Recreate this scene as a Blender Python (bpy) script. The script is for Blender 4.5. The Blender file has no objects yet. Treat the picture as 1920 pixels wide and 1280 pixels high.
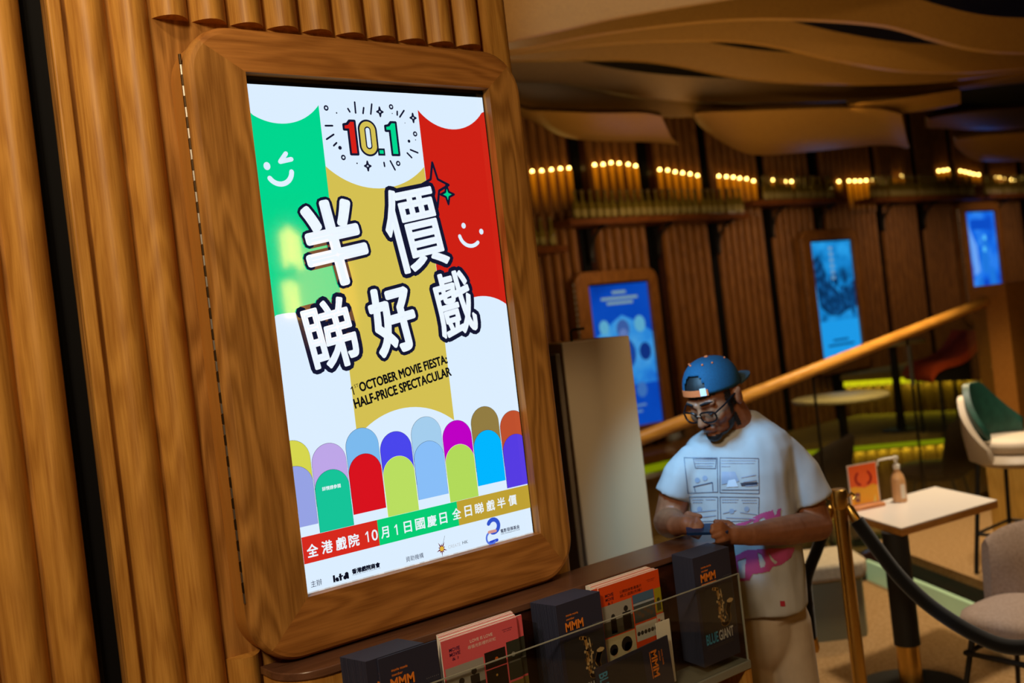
import bpy, bmesh, math, random
from mathutils import Vector, Matrix, noise
from mathutils.bvhtree import BVHTree
random.seed(7)
sc = bpy.context.scene
C = sc.collection
PI = math.pi

# ------------------------------------------------------------------ camera
FPX = 1886.2                                    # focal length in pixels of the 1920 px wide frame (35 mm)
CAM = Vector((0, 0, 1.7))
_roll, _pitch, _yaw = -.1169, -.0074, .6442
_f = Vector((math.sin(_yaw) * math.cos(_pitch), math.cos(_yaw) * math.cos(_pitch), math.sin(_pitch)))
_r0 = Vector((math.cos(_yaw), -math.sin(_yaw), 0))
_u0 = _r0.cross(_f)
_r = math.cos(_roll) * _r0 + math.sin(_roll) * _u0
_u = -math.sin(_roll) * _r0 + math.cos(_roll) * _u0
cd = bpy.data.cameras.new('camera'); cam = bpy.data.objects.new('camera', cd); C.objects.link(cam)
cd.sensor_width = 36; cd.lens = FPX * 36 / 1920; cd.clip_start = .05; cd.clip_end = 60
M = Matrix((_r, _u, -_f)).transposed().to_4x4(); M.translation = CAM; cam.matrix_world = M
cd.dof.use_dof = True; cd.dof.focus_distance = 2.5; cd.dof.aperture_fstop = 2.1
sc.camera = cam
sc.view_settings.view_transform = 'Standard'; sc.view_settings.look = 'None'
sc.view_settings.exposure = 0; sc.view_settings.gamma = 1
sc.cycles.use_denoising = True
sc.cycles.max_bounces = 8; sc.cycles.transparent_max_bounces = 16
sc.cycles.caustics_reflective = False; sc.cycles.caustics_refractive = False
sc.cycles.sample_clamp_indirect = 3
w = bpy.data.worlds.new('world'); sc.world = w; w.use_nodes = True
w.node_tree.nodes['Background'].inputs[0].default_value = (1, .62, .3, 1)
w.node_tree.nodes['Background'].inputs[1].default_value = .012

def lamp(name, kind, loc, power, col, aim=None, size=.2, size_y=None, angle=60, blend=.6):
    l = bpy.data.lights.new(name, kind); l.energy = power; l.color = col
    if kind == 'AREA':
        l.size = size
        if size_y: l.shape = 'RECTANGLE'; l.size_y = size_y
    else:
        l.shadow_soft_size = size
    if kind == 'SPOT': l.spot_size = math.radians(angle); l.spot_blend = blend
    o = bpy.data.objects.new(name, l); C.objects.link(o); o.location = loc
    if aim is not None:
        o.rotation_euler = (Vector(aim) - Vector(loc)).to_track_quat('-Z', 'Y').to_euler()
    return o
WARM = (1, .77, .49)
lamp('ceiling_downlight_entrance', 'AREA', (-1.0, .1, 3.3), 70, WARM, (.9, 2.25, 1.6), .5)
lamp('ceiling_downlight_column', 'SPOT', (.3, 1.35, 3.6), 40, WARM, (.4, 2.3, 1.2), .08, angle=75)
lamp('ceiling_downlight_table', 'SPOT', (4.6, 2.6, 3.3), 310, (1, .84, .64), (4.5, 2.6, 0), .12, angle=95)
lamp('ceiling_downlight_steps', 'SPOT', (6.0, 3.4, 2.55), 140, (1, .74, .42), (6.0, 3.4, 0), .12, angle=100)
lamp('ceiling_downlight_rail', 'SPOT', (5.6, 3.1, 2.55), 44, (1, .70, .36), (5.6, 3.9, 1.2), .1, angle=90)
lamp('ceiling_downlight_man', 'SPOT', (3.1, 1.3, 3.2), 12, (1, .72, .45), (2.7, 2.1, 1.1), .12, angle=50)
lamp('added_spot_rack', 'SPOT', (1.75, .75, 3.2), 30, (1, .84, .64), (1.7, 2.0, .9), .08, angle=26, blend=.8)  # spot added to brighten the rack and its covers
lamp('added_spot_cabinet', 'SPOT', (1.95, 1.75, 3.3), 120, (1, .80, .55), (2.24, 2.85, 1.2), .08, angle=24, blend=.8)  # narrow spot added to lift the beige cabinet
for k_, x_ in enumerate((5.6, 7.4, 9.6, 11.8)): lamp('ceiling_downlight_wall', 'SPOT', (x_, 5.0, 2.55 + .05 * k_), 30, (1, .70, .40), (x_ + .5, 6.3, 1.5), .1, angle=110, blend=.9)
lamp('ceiling_fill', 'AREA', (4.6, 4.0, 1.9), 22, (1, .74, .36), (4.9, 4.4, 4), 1.6)  # unseen area fill added to brighten the wavy ceiling boards
lamp('ceiling_fill_near', 'AREA', (2.3, 3.1, 2.3), 13, (1, .76, .42), (2.5, 3.7, 4), .5)  # second unseen fill, added for the board nearest the column
lamp('added_blue_spot', 'SPOT', (1.87, 2.05, 1.85), 58, (.22, .58, 1), (2.37, 2.30, 1.33), .10, angle=45, blend=.35)  # added blue spot standing in for the glow of an unseen screen

# ------------------------------------------------------------------ pixel measuring helpers (1920 x 1280 frame)
def ray(px, py): return _f + (px - 960) / FPX * _r - (py - 640) / FPX * _u
def atY(px, py, y): d = ray(px, py); return CAM + d * (y / d.y)
def atX(px, py, x): d = ray(px, py); return CAM + d * (x / d.x)
def atZ(px, py, z): d = ray(px, py); return CAM + d * ((z - CAM.z) / d.z)
def atD(px, py, t): return CAM + ray(px, py) * t
FLOOR = -.08

# ------------------------------------------------------------------ materials
def lin(c): return tuple(((v / 255 / 12.92) if v / 255 <= .04045 else ((v / 255 + .055) / 1.055) ** 2.4) for v in c[:3]) + (1,)
MATS = {}
def mat(name, col, rough=.5, metal=0, spec=.5, emit=None, es=1, trans=0, coat=0, sheen=0):
    if name in MATS: return MATS[name]
    m = bpy.data.materials.new(name); m.use_nodes = True
    b = m.node_tree.nodes['Principled BSDF']
    b.inputs['Base Color'].default_value = lin(col); b.inputs['Roughness'].default_value = rough
    b.inputs['Metallic'].default_value = metal; b.inputs['Specular IOR Level'].default_value = spec
    if emit: b.inputs['Emission Color'].default_value = lin(emit); b.inputs['Emission Strength'].default_value = es
    if trans: b.inputs['Transmission Weight'].default_value = trans
    if coat: b.inputs['Coat Weight'].default_value = coat; b.inputs['Coat Roughness'].default_value = .08
    if sheen: b.inputs['Sheen Weight'].default_value = sheen
    MATS[name] = m
    return m
def noisy(name, c1, c2, scale=(20, 20, 20), rough=.6, detail=4, metal=0, spec=.4, bump=0, lo=.35, hi=.65, coat=0):
    if name in MATS: return MATS[name]
    m = mat(name, c1, rough, metal, spec, coat=coat); nt = m.node_tree; N = nt.nodes; L = nt.links; b = N['Principled BSDF']
    tc = N.new('ShaderNodeTexCoord'); mp = N.new('ShaderNodeMapping'); mp.inputs['Scale'].default_value = scale
    no = N.new('ShaderNodeTexNoise'); no.inputs['Scale'].default_value = 1; no.inputs['Detail'].default_value = detail
    cr = N.new('ShaderNodeValToRGB'); cr.color_ramp.elements[0].position = lo; cr.color_ramp.elements[1].position = hi
    cr.color_ramp.elements[0].color = lin(c1); cr.color_ramp.elements[1].color = lin(c2)
    L.new(tc.outputs['Object'], mp.inputs['Vector']); L.new(mp.outputs[0], no.inputs['Vector'])
    L.new(no.outputs['Fac'], cr.inputs[0]); L.new(cr.outputs[0], b.inputs['Base Color'])
    if bump:
        bp = N.new('ShaderNodeBump'); bp.inputs['Strength'].default_value = bump; bp.inputs['Distance'].default_value = .004
        L.new(no.outputs['Fac'], bp.inputs['Height']); L.new(bp.outputs[0], b.inputs['Normal'])
    return m
def wood(name, c1, c2, axis='Z', rough=.46, grain=1.0, spec=.28, figure=.3):
    """oak veneer: fine pores stretched along the grain and broad cathedral figure"""
    if name in MATS: return MATS[name]
    m = mat(name, c1, rough, 0, spec); nt = m.node_tree; N = nt.nodes; L = nt.links; b = N['Principled BSDF']
    tc = N.new('ShaderNodeTexCoord')
    def mapping(across, along):
        mp = N.new('ShaderNodeMapping'); s = [across * grain] * 3; s['XYZ'.index(axis)] = along * grain
        mp.inputs['Scale'].default_value = s; L.new(tc.outputs['Object'], mp.inputs['Vector']); return mp
    fine = N.new('ShaderNodeTexNoise'); fine.inputs['Scale'].default_value = 1; fine.inputs['Detail'].default_value = 5; fine.inputs['Roughness'].default_value = .62
    L.new(mapping(260, 9).outputs[0], fine.inputs['Vector'])
    low = N.new('ShaderNodeTexNoise'); low.inputs['Scale'].default_value = 1; low.inputs['Detail'].default_value = 2.5; low.inputs['Roughness'].default_value = .45
    L.new(mapping(9, 1.3).outputs[0], low.inputs['Vector'])
    k_ = N.new('ShaderNodeMath'); k_.operation = 'MULTIPLY'; k_.inputs[1].default_value = 62; L.new(low.outputs['Fac'], k_.inputs[0])
    sn_w = N.new('ShaderNodeMath'); sn_w.operation = 'SINE'; L.new(k_.outputs[0], sn_w.inputs[0])
    wv = N.new('ShaderNodeMath'); wv.operation = 'MULTIPLY_ADD'; wv.inputs[1].default_value = .5; wv.inputs[2].default_value = .5; L.new(sn_w.outputs[0], wv.inputs[0])
    mx = N.new('ShaderNodeMix'); mx.data_type = 'FLOAT'; mx.inputs[0].default_value = figure
    L.new(fine.outputs['Fac'], mx.inputs[2]); L.new(wv.outputs[0], mx.inputs[3])
    cr = N.new('ShaderNodeValToRGB'); cr.color_ramp.elements[0].position = .22; cr.color_ramp.elements[1].position = .78
    cr.color_ramp.elements[0].color = lin(c1); cr.color_ramp.elements[1].color = lin(c2)
    L.new(mx.outputs[0], cr.inputs[0]); L.new(cr.outputs[0], b.inputs['Base Color'])
    bp = N.new('ShaderNodeBump'); bp.inputs['Strength'].default_value = .12; bp.inputs['Distance'].default_value = .001
    L.new(fine.outputs['Fac'], bp.inputs['Height']); L.new(bp.outputs[0], b.inputs['Normal'])
    return m
def glass(name, tint=(1, 1, 1), gloss=1.0, rough=0.0):
    """thin sheet glass or acrylic: clear straight through, mirror by fresnel"""
    if name in MATS: return MATS[name]
    m = bpy.data.materials.new(name); m.use_nodes = True; nt = m.node_tree; nt.nodes.clear(); N = nt.nodes; L = nt.links
    t = N.new('ShaderNodeBsdfTransparent'); t.inputs[0].default_value = (*tint, 1)
    g = N.new('ShaderNodeBsdfGlossy'); g.inputs['Roughness'].default_value = rough
    lw = N.new('ShaderNodeLayerWeight'); lw.inputs[0].default_value = .5
    fr = N.new('ShaderNodeMath'); fr.operation = 'POWER'; fr.inputs[1].default_value = 4; L.new(lw.outputs['Facing'], fr.inputs[0])
    mu = N.new('ShaderNodeMath'); mu.operation = 'MULTIPLY_ADD'; mu.inputs[1].default_value = .8 * gloss; mu.inputs[2].default_value = .045 * gloss
    x = N.new('ShaderNodeMixShader'); o = N.new('ShaderNodeOutputMaterial')
    L.new(fr.outputs[0], mu.inputs[0]); L.new(mu.outputs[0], x.inputs[0]); L.new(t.outputs[0], x.inputs[1]); L.new(g.outputs[0], x.inputs[2]); L.new(x.outputs[0], o.inputs[0])
    MATS[name] = m; return m
SCREEN = 1.0
def lit(col, s=None):
    """backlit LCD colour behind glossy cover glass"""
    n = 'lcd_%02x%02x%02x' % tuple(col) + ('' if s is None else '_%d' % (s * 100))
    return mat(n, (0, 0, 0), .06, 0, .5, emit=col, es=SCREEN if s is None else s)
def ink(col): return mat('ink_%02x%02x%02x' % tuple(col), col, .45)

OAK = wood('oak_vertical', (130, 84, 34), (184, 130, 64), 'Z', figure=.36)
OAK_H = wood('oak_horizontal', (134, 82, 33), (180, 120, 58), 'X', figure=.3)
OAK_B = wood('oak_batten', (152, 99, 36), (202, 147, 68), 'Z', figure=.22)
OAK_S = wood('oak_edge_band', (170, 112, 44), (188, 128, 56), 'Z', figure=.15)
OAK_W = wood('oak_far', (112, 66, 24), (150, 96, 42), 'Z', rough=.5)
CEIL_W = wood('ceiling_veneer', (116, 78, 30), (156, 110, 48), 'X', rough=.35, figure=.04)
RAIL_W = wood('rail_oak', (166, 112, 42), (202, 146, 62), 'X', rough=.35)
DARKW = wood('dark_walnut', (44, 20, 10), (66, 32, 16), 'X', rough=.35)
BLACK = mat('black_matt', (8, 8, 9), .6)
SLOT = mat('black_slot', (4, 4, 5), .7, spec=.15)
BEZEL = mat('black_bezel', (10, 9, 9), .15)
STEEL = mat('steel', (190, 185, 175), .3, 1)
BRASS = mat('brass', (206, 164, 84), .28, 1)

# ------------------------------------------------------------------ mesh building
class MB:
    def __init__(s): s.v = []; s.f = []; s.m = []
    def add(s, vs, fs, mi=0, mx=None):
        o = len(s.v)
        s.v += [tuple(mx @ Vector(v)) if mx else tuple(v) for v in vs]
        s.f += [tuple(o + i for i in f) for f in fs]; s.m += [mi] * len(fs); return s
    def box(s, lo, hi, mi=0, mx=None):
        (a, b, c), (d, e, f) = lo, hi
        v = [(a, b, c), (d, b, c), (d, e, c), (a, e, c), (a, b, f), (d, b, f), (d, e, f), (a, e, f)]
        return s.add(v, [(3, 2, 1, 0), (4, 5, 6, 7), (0, 1, 5, 4), (1, 2, 6, 5), (2, 3, 7, 6), (3, 0, 4, 7)], mi, mx)
    def rings(s, rs, mi=0, closed=True, caps=True, mx=None):
        n = len(rs[0]); v = [p for r in rs for p in r]; f = []
        for i in range(len(rs) - 1):
            for j in range(n if closed else n - 1):
                k = (j + 1) % n; f.append((i * n + j, i * n + k, (i + 1) * n + k, (i + 1) * n + j))
        if caps: f += [tuple(range(n))[::-1], tuple(range((len(rs) - 1) * n, len(rs) * n))]
        return s.add(v, f, mi, mx)
    def tube(s, pts, r, n=12, mi=0, caps=True):
        pts = [Vector(p) for p in pts]; rs = []; N = len(pts)
        rr = r if isinstance(r, (list, tuple)) else [r] * N
        d0 = (pts[1] - pts[0]).normalized(); a = d0.orthogonal().normalized()
        for i, p in enumerate(pts):
            d = (pts[min(i + 1, N - 1)] - pts[max(i - 1, 0)]).normalized()
            a = (a - d * a.dot(d)).normalized(); b = d.cross(a)
            rs.append([p + (a * math.cos(2 * PI * j / n) + b * math.sin(2 * PI * j / n)) * rr[i] for j in range(n)])
        return s.rings(rs, mi, True, caps)
    def lathe(s, prof, n=20, mi=0, mx=None, caps=True):
        return s.rings([[(r * math.cos(2 * PI * j / n), r * math.sin(2 * PI * j / n), z) for j in range(n)] for r, z in prof], mi, True, caps, mx)
    def ball(s, c, r, mi=0, nu=14, nv=8, mx=None):
        r = (r, r, r) if not isinstance(r, (tuple, list)) else r
        rs = []
        for i in range(nv + 1):
            t = -PI / 2 + PI * (.02 + .96 * i / nv)
            rs.append([(c[0] + r[0] * math.cos(t) * math.cos(2 * PI * j / nu), c[1] + r[1] * math.cos(t) * math.sin(2 * PI * j / nu), c[2] + r[2] * math.sin(t)) for j in range(nu)])
        return s.rings(rs, mi, mx=mx)
    def cap(s, a, b, ra, rb=None, n=14, mx=None):
        """capsule from a to b"""
        a, b = Vector(a), Vector(b); rb = ra if rb is None else rb; d = (b - a).normalized()
        pts = []; rr = []
        for k in range(5):
            t = -PI / 2 + PI / 2 * (k + .15) / 4.15; pts.append(a + d * ra * math.sin(t)); rr.append(ra * math.cos(t))
        for k in range(1, 6):
            t = PI / 2 * (k - .15) / 5; pts.append(b + d * rb * math.sin(t)); rr.append(rb * math.cos(t))
        if mx: 
            t2 = MB().tube(pts, rr, n); return s.add(t2.v, t2.f, 0, mx)
        return s.tube(pts, rr, n)
    def prism(s, poly, ext, mi=0):
        """polygon of 3-D points pushed along ext"""
        poly = [Vector(p) for p in poly]; e = Vector(ext); n = len(poly)
        return s.add(poly + [p + e for p in poly], [tuple(range(n))[::-1], tuple(range(n, 2 * n))] + [(i, (i + 1) % n, n + (i + 1) % n, n + i) for i in range(n)], mi)
    def build(s, name, mats, parent=None, smooth=35, fix=True):
        me = bpy.data.meshes.new(name); org = Vector((0, 0, 0))
        if parent is not None:
            q = parent
            while q is not None: org += q.location; q = q.parent
        me.from_pydata([Vector(v) - org for v in s.v], [], s.f); 
        for m in (mats if isinstance(mats, (list, tuple)) else [mats]): me.materials.append(m)
        me.polygons.foreach_set('material_index', s.m)
        if fix:
            bm = bmesh.new(); bm.from_mesh(me); bmesh.ops.recalc_face_normals(bm, faces=bm.faces[:]); bm.to_mesh(me); bm.free()
        if smooth:
            me.shade_smooth(); me.set_sharp_from_angle(angle=math.radians(smooth))
        me.update()
        o = bpy.data.objects.new(name, me); C.objects.link(o)
        if parent is not None: o.parent = parent
        return o
def tag(o, label=None, cat=None, group=None, kind=None):
    if label: o['label'] = label
    if cat: o['category'] = cat
    if group: o['group'] = group
    if kind: o['kind'] = kind
    return o
def thing(name, label, cat, loc=(0, 0, 0), group=None):
    o = bpy.data.objects.new(name, None); C.objects.link(o); o.location = loc; o.empty_display_size = .1
    return tag(o, label, cat, group)
def struct(name, loc=(0, 0, 0)):
    o = bpy.data.objects.new(name, None); C.objects.link(o); o.location = loc; o['kind'] = 'structure'; return o
def copy_tree(o, loc, label=None, group=None, parent=None):
    c = o.copy(); C.objects.link(c)
    if parent is None: c.location = loc
    else: c.parent = parent
    if label: c['label'] = label
    if group: c['group'] = group
    for ch in o.children: copy_tree(ch, None, parent=c)
    return c
def bevel(o, wd=.004, seg=2):
    m = o.modifiers.new('edge', 'BEVEL'); m.width = wd; m.segments = seg; m.limit_method = 'ANGLE'; m.angle_limit = math.radians(40); return o
def fuse(mb, voxel, smooth=3, sfac=.5):
    """one continuous skin over overlapping shapes"""
    me = bpy.data.meshes.new('tmp'); me.from_pydata([Vector(v) for v in mb.v], [], mb.f)
    bm = bmesh.new(); bm.from_mesh(me); bmesh.ops.recalc_face_normals(bm, faces=bm.faces[:]); bm.to_mesh(me); bm.free()
    o = bpy.data.objects.new('tmp', me); C.objects.link(o)
    r = o.modifiers.new('r', 'REMESH'); r.mode = 'VOXEL'; r.voxel_size = voxel
    if smooth: q = o.modifiers.new('s', 'SMOOTH'); q.iterations = smooth; q.factor = sfac
    dg = bpy.context.evaluated_depsgraph_get(); dg.update()
    m2 = bpy.data.meshes.new_from_object(o.evaluated_get(dg))
    vs = [v.co.copy() for v in m2.vertices]; fs = [tuple(p.vertices) for p in m2.polygons]
    bpy.data.objects.remove(o); bpy.data.meshes.remove(me); bpy.data.meshes.remove(m2)
    return vs, fs

# ------------------------------------------------------------------ flat print (posters, covers, signs)
_gc = {}
def glyph(txt, off=0.0):
    """outline of a string: points, faces, boundary edges (1 unit = font size)"""
    k = (txt, off)
    if k in _gc: return _gc[k]
    c = bpy.data.curves.new('t', 'FONT'); c.body = txt; c.size = 1; c.offset = off; c.resolution_u = 3; c.fill_mode = 'FRONT'
    o = bpy.data.objects.new('t', c); C.objects.link(o)
    dg = bpy.context.evaluated_depsgraph_get(); dg.update()
    m = bpy.data.meshes.new_from_object(o.evaluated_get(dg))
    v = [(p.co.x, p.co.y) for p in m.vertices]; f = [tuple(p.vertices) for p in m.polygons]
    cnt = {}
    for p in f:
        for i in range(len(p)):
            e = tuple(sorted((p[i], p[(i + 1) % len(p)]))); cnt[e] = cnt.get(e, 0) + 1
    # join doubled points so that only true outlines stay
    bpy.data.objects.remove(o); bpy.data.curves.remove(c); bpy.data.meshes.remove(m)
    _gc[k] = (v, f, [e for e, n in cnt.items() if n == 1]); return _gc[k]
class Flat:
    """coloured shapes in a plane: (u, v) with a layer; fn maps (u, v, layer) to 3-D"""
    def __init__(s, fn): s.fn = fn; s.mb = MB(); s.mats = []
    def mi(s, m):
        if m not in s.mats: s.mats.append(m)
        return s.mats.index(m)
    def poly(s, pts, m, layer=1):
        s.mb.add([s.fn(p[0], p[1], layer) for p in pts], [tuple(range(len(pts)))], s.mi(m))
    def many(s, vs, fs, m, layer=1): s.mb.add([s.fn(p[0], p[1], layer) for p in vs], fs, s.mi(m))
    def rect(s, a, b, m, layer=1): s.poly([(a[0], a[1]), (b[0], a[1]), (b[0], b[1]), (a[0], b[1])], m, layer)
    def disc(s, c, r, m, layer=1, n=20):
        r = r if isinstance(r, tuple) else (r, r)
        s.poly([(c[0] + r[0] * math.cos(2 * PI * i / n), c[1] + r[1] * math.sin(2 * PI * i / n)) for i in range(n)], m, layer)
    def stroke(s, pts, r, m, layer=1, n=8):
        for i in range(len(pts) - 1):
            (x0, y0), (x1, y1) = pts[i], pts[i + 1]; d = math.hypot(x1 - x0, y1 - y0)
            if d < 1e-7: continue
            nx, ny = -(y1 - y0) / d * r, (x1 - x0) / d * r
            s.poly([(x0 + nx, y0 + ny), (x0 - nx, y0 - ny), (x1 - nx, y1 - ny), (x1 + nx, y1 + ny)], m, layer)
        for p in pts: s.disc(p, r, m, layer, n)
    def text(s, txt, box, m, layer=2, rot=0.0, bold=0.0, off=.0, fit=True, centre=None):
        """txt fitted into a box of width, height centred at (cx, cy) and turned by rot; bold dilates the outline"""
        v, f, e = glyph(txt, off)
        if not v: return
        x0, x1 = min(p[0] for p in v), max(p[0] for p in v); y0, y1 = min(p[1] for p in v), max(p[1] for p in v)
        cx, cy, wd, ht = box; sx = wd / max(x1 - x0, 1e-6); sy = ht / max(y1 - y0, 1e-6)
        c, q = math.cos(rot), math.sin(rot)
        def T(p):
            a, b = (p[0] - (x0 + x1) / 2) * sx, (p[1] - (y0 + y1) / 2) * sy
            return (cx + a * c - b * q, cy + a * q + b * c)
        V = [T(p) for p in v]; s.many(V, f, m, layer)
        if bold:
            for a, b in e: s.stroke([V[a], V[b]], bold, m, layer, 8)
    def build(s, name, parent=None): return s.mb.build(name, s.mats, parent, smooth=0, fix=False)
def arc3(p, q, r, n=20):
    """points on the circle through p, q, r from p to r"""
    (ax, ay), (bx, by), (cx, cy) = p, q, r
    d = 2 * (ax * (by - cy) + bx * (cy - ay) + cx * (ay - by))
    ux = ((ax**2 + ay**2) * (by - cy) + (bx**2 + by**2) * (cy - ay) + (cx**2 + cy**2) * (ay - by)) / d
    uy = ((ax**2 + ay**2) * (cx - bx) + (bx**2 + by**2) * (ax - cx) + (cx**2 + cy**2) * (bx - ax)) / d
    R = math.hypot(ax - ux, ay - uy); t0 = math.atan2(ay - uy, ax - ux); tm = math.atan2(by - uy, bx - ux); t1 = math.atan2(cy - uy, cx - ux)
    def unwrap(t, ref):
        while t < ref - PI: t += 2 * PI
        while t > ref + PI: t -= 2 * PI
        return t
    tm = unwrap(tm, t0); t1 = unwrap(t1, tm)
    return [(ux + R * math.cos(t0 + (t1 - t0) * i / n), uy + R * math.sin(t0 + (t1 - t0) * i / n)) for i in range(n + 1)]

# ================================================================== SETTING
# near wall: oak panel with half-round battens
def half_round(x, z0, z1, rad=.043, y=2.305, dep=.040, n=16):
    m = MB(); pr = [(x + rad * (2 * i / n - 1), y - dep * (1 - (2 * i / n - 1) ** 2) ** .85) for i in range(n + 1)]
    m.rings([[(a, b, z) for a, b in pr] for z in (z0, z1)]); return m
wl = struct('wall_left')
p = MB(); p.box((-1.6, 2.305, FLOOR), (.525, 2.8, 3.8)); p.box((.577, 2.305, FLOOR), (1.80, 2.8, 3.8)); p.build('panel', OAK, wl)
p = MB(); p.box((.5255, 2.335, FLOOR), (.5765, 2.7, 3.8)); p.build('dark_slot', SLOT, wl)
p = MB(); p.box((.5255, 2.318, FLOOR), (.537, 2.334, 3.8)); p.build('slot_edge', BEZEL, wl)
for k in range(-2, 0): half_round(.85 + .094 * k, FLOOR, 3.8).build('batten', OAK_B, wl)
p = MB(); p.box((.5775, 2.285, FLOOR), (.606, 2.304, 3.8)); bevel(p.build('batten', OAK_B, wl), .004)
for x in (.482, .388, .294, .200, .106, .012, -.082): half_round(x, FLOOR, 3.8, .043).build('batten', OAK_B, wl)
for k in range(10): half_round(.85 + .094 * k, 2.52, 3.8).build('batten', OAK_B, wl)
half_round(.842, FLOOR, 1.03).build('batten', OAK_B, wl)
for k in range(1, 10): half_round(.85 + .094 * k, FLOOR, .58).build('batten', OAK_B, wl)
# rounded end of the wall column
pr = [(1.745, 2.304), (1.745, 2.262)] + [(1.79 + .045 * math.sin(a), 2.307 - .045 * math.cos(a)) for a in [PI / 2 * i / 8 for i in range(9)]] + [(1.835, 2.8), (1.802, 2.8), (1.802, 2.304)]
p = MB(); p.rings([[(a, b, z) for a, b in pr] for z in (FLOOR, 3.8)]); p.build('corner_trim', OAK_B, wl)

# far wall: reeded oak, dark slots
SLOTX = [4.85, 5.65, 6.44, 7.23, 8.04, 8.88, 9.93, 10.75, 11.56, 12.37, 13.2, 14.0]
wb = struct('wall_back')
p = MB(); p.box((2.2, 6.36, FLOOR), (15.5, 6.6, 3.8)); p.build('backing', DARKW, wb)
p = MB(); x = 4.0
while x < 15.2:
    if all(abs(x - s) > .085 for s in SLOTX):
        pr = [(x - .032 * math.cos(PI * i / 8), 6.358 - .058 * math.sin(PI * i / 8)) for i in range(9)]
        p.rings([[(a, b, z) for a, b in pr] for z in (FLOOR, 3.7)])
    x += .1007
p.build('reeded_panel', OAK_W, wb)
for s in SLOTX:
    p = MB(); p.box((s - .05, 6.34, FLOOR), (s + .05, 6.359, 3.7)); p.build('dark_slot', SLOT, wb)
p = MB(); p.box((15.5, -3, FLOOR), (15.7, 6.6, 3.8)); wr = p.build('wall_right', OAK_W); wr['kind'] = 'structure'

# floor and the carpeted terraces that rise to the right
CARPET = noisy('carpet_tan', (138, 106, 66), (160, 128, 86), (60, 60, 60), .95, spec=.1, bump=.2)
CARPET2 = noisy('carpet_olive', (120, 100, 52), (146, 122, 70), (60, 60, 60), .95, spec=.1, bump=.2)
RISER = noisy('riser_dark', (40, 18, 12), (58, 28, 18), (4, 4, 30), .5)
FLUTE = wood('fluted_riser', (92, 60, 24), (132, 92, 40), 'Z', rough=.55)
LED = mat('led_strip', (0, 0, 0), .5, emit=(226, 214, 22), es=1.25)
LED2 = mat('led_strip_dim', (0, 0, 0), .5, emit=(150, 158, 10), es=.8)
LEDG = mat('led_glass', (150, 175, 140), .3, emit=(150, 170, 120), es=.4)
p = MB(); p.box((-4, -4, FLOOR - .1), (15.6, 6.5, FLOOR)); o = p.build('floor', CARPET); o['kind'] = 'structure'
def lineX(P, Q, y):
    t = (y - P[1]) / (Q[1] - P[1]); return P[0] + t * (Q[0] - P[0])
def terrace(P, Q, z0, z1, y0, y1, top, side, led=None, lz=None, flutes=0, nose=.05):
    r = struct('floor'); a = (lineX(P, Q, y0), y0); b = (lineX(P, Q, y1), y1)
    m = MB(); m.prism([(a[0] - nose, a[1], z1 - .05), (15.4, a[1], z1 - .05), (15.4, b[1], z1 - .05), (b[0] - nose, b[1], z1 - .05)], (0, 0, .05)); m.build('tread', top, r)
    m = MB(); m.prism([(a[0] + .01, a[1], z0), (15.4, a[1], z0), (15.4, b[1], z0), (b[0] + .01, b[1], z0)], (0, 0, z1 - .052 - z0)); m.build('riser', side, r)
    d = (Vector(b) - Vector(a)).to_3d(); n = d.normalized().cross(Vector((0, 0, 1)))
    if n.x > 0: n = -n
    if flutes:
        m = MB(); N = int(d.length / flutes)
        for i in range(N):
            c = Vector((a[0] + .01, a[1], 0)) + d * ((i + .5) / N); e = d.normalized() * flutes * .45
            pr = [c - e * math.cos(PI * q / 6) + n * .03 * math.sin(PI * q / 6) for q in range(7)]
            m.rings([[(v.x, v.y, z) for v in pr] for z in (z0, z1 - .10)])
        m.build('fluting', FLUTE, r)
    if led:
        m = MB(); m.prism([Vector((a[0] - .008, a[1], lz)), Vector((b[0] - .008, b[1], lz)), Vector((b[0] - .008, b[1], lz)) + n * .012, Vector((a[0] - .008, a[1], lz)) + n * .012], (0, 0, .05)); m.build('led_strip', led, r)
    return r
# step beside the table (brown platform with a glowing glass foot)
P1, P2 = atZ(1700, 1030, .15), atZ(1880, 1095, .15)
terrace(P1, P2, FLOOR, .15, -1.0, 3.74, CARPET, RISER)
# glass light channel at the foot of the platform
d = (P2 - P1).normalized(); n = Vector((d.y, -d.x, 0)); n = n if n.x < 0 else -n
g = struct('trim_1')
m = MB(); a = P1 - d * .45 + n * .09; b = P1 + d * 1.35 + n * .09
m.prism([(a.x, a.y, FLOOR), (b.x, b.y, FLOOR), (b.x + n.x * .03, b.y + n.y * .03, FLOOR), (a.x + n.x * .03, a.y + n.y * .03, FLOOR)], (0, 0, .12)); m.build('light_channel', LEDG, g)
# two fluted terraces with yellow light under the nosing
Q1, Q2 = atZ(1535, 846, .45), atZ(1853, 818, .45)
terrace(Q1, Q2, FLOOR, .52, 2.6, 5.9, CARPET2, FLUTE, LED2, .43, .09)
R1, R2 = Vector((8.55, 5.9, 0)), Vector((9.05, 4.3, 0))
terrace(R1, R2, .52, .92, 2.6, 6.0, CARPET2, FLUTE, LED, .80, .09)
for k_, (A_, B_, z_) in enumerate(((Q1, Q2, .42), (Vector((8.55, 5.9, 0)), Vector((9.05, 4.3, 0)), .80))):
    mid = (A_ + B_) / 2; dr_ = (B_ - A_); 
    o = lamp('led_strip_light', 'AREA', (mid.x - .05, mid.y, z_), 3.2, (.80, .82, .10), (mid.x - .12, mid.y, 0), .02, dr_.length * 1.2)
    o.rotation_euler = (0, math.radians(8), math.atan2(dr_.y, dr_.x) - PI / 2)
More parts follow.
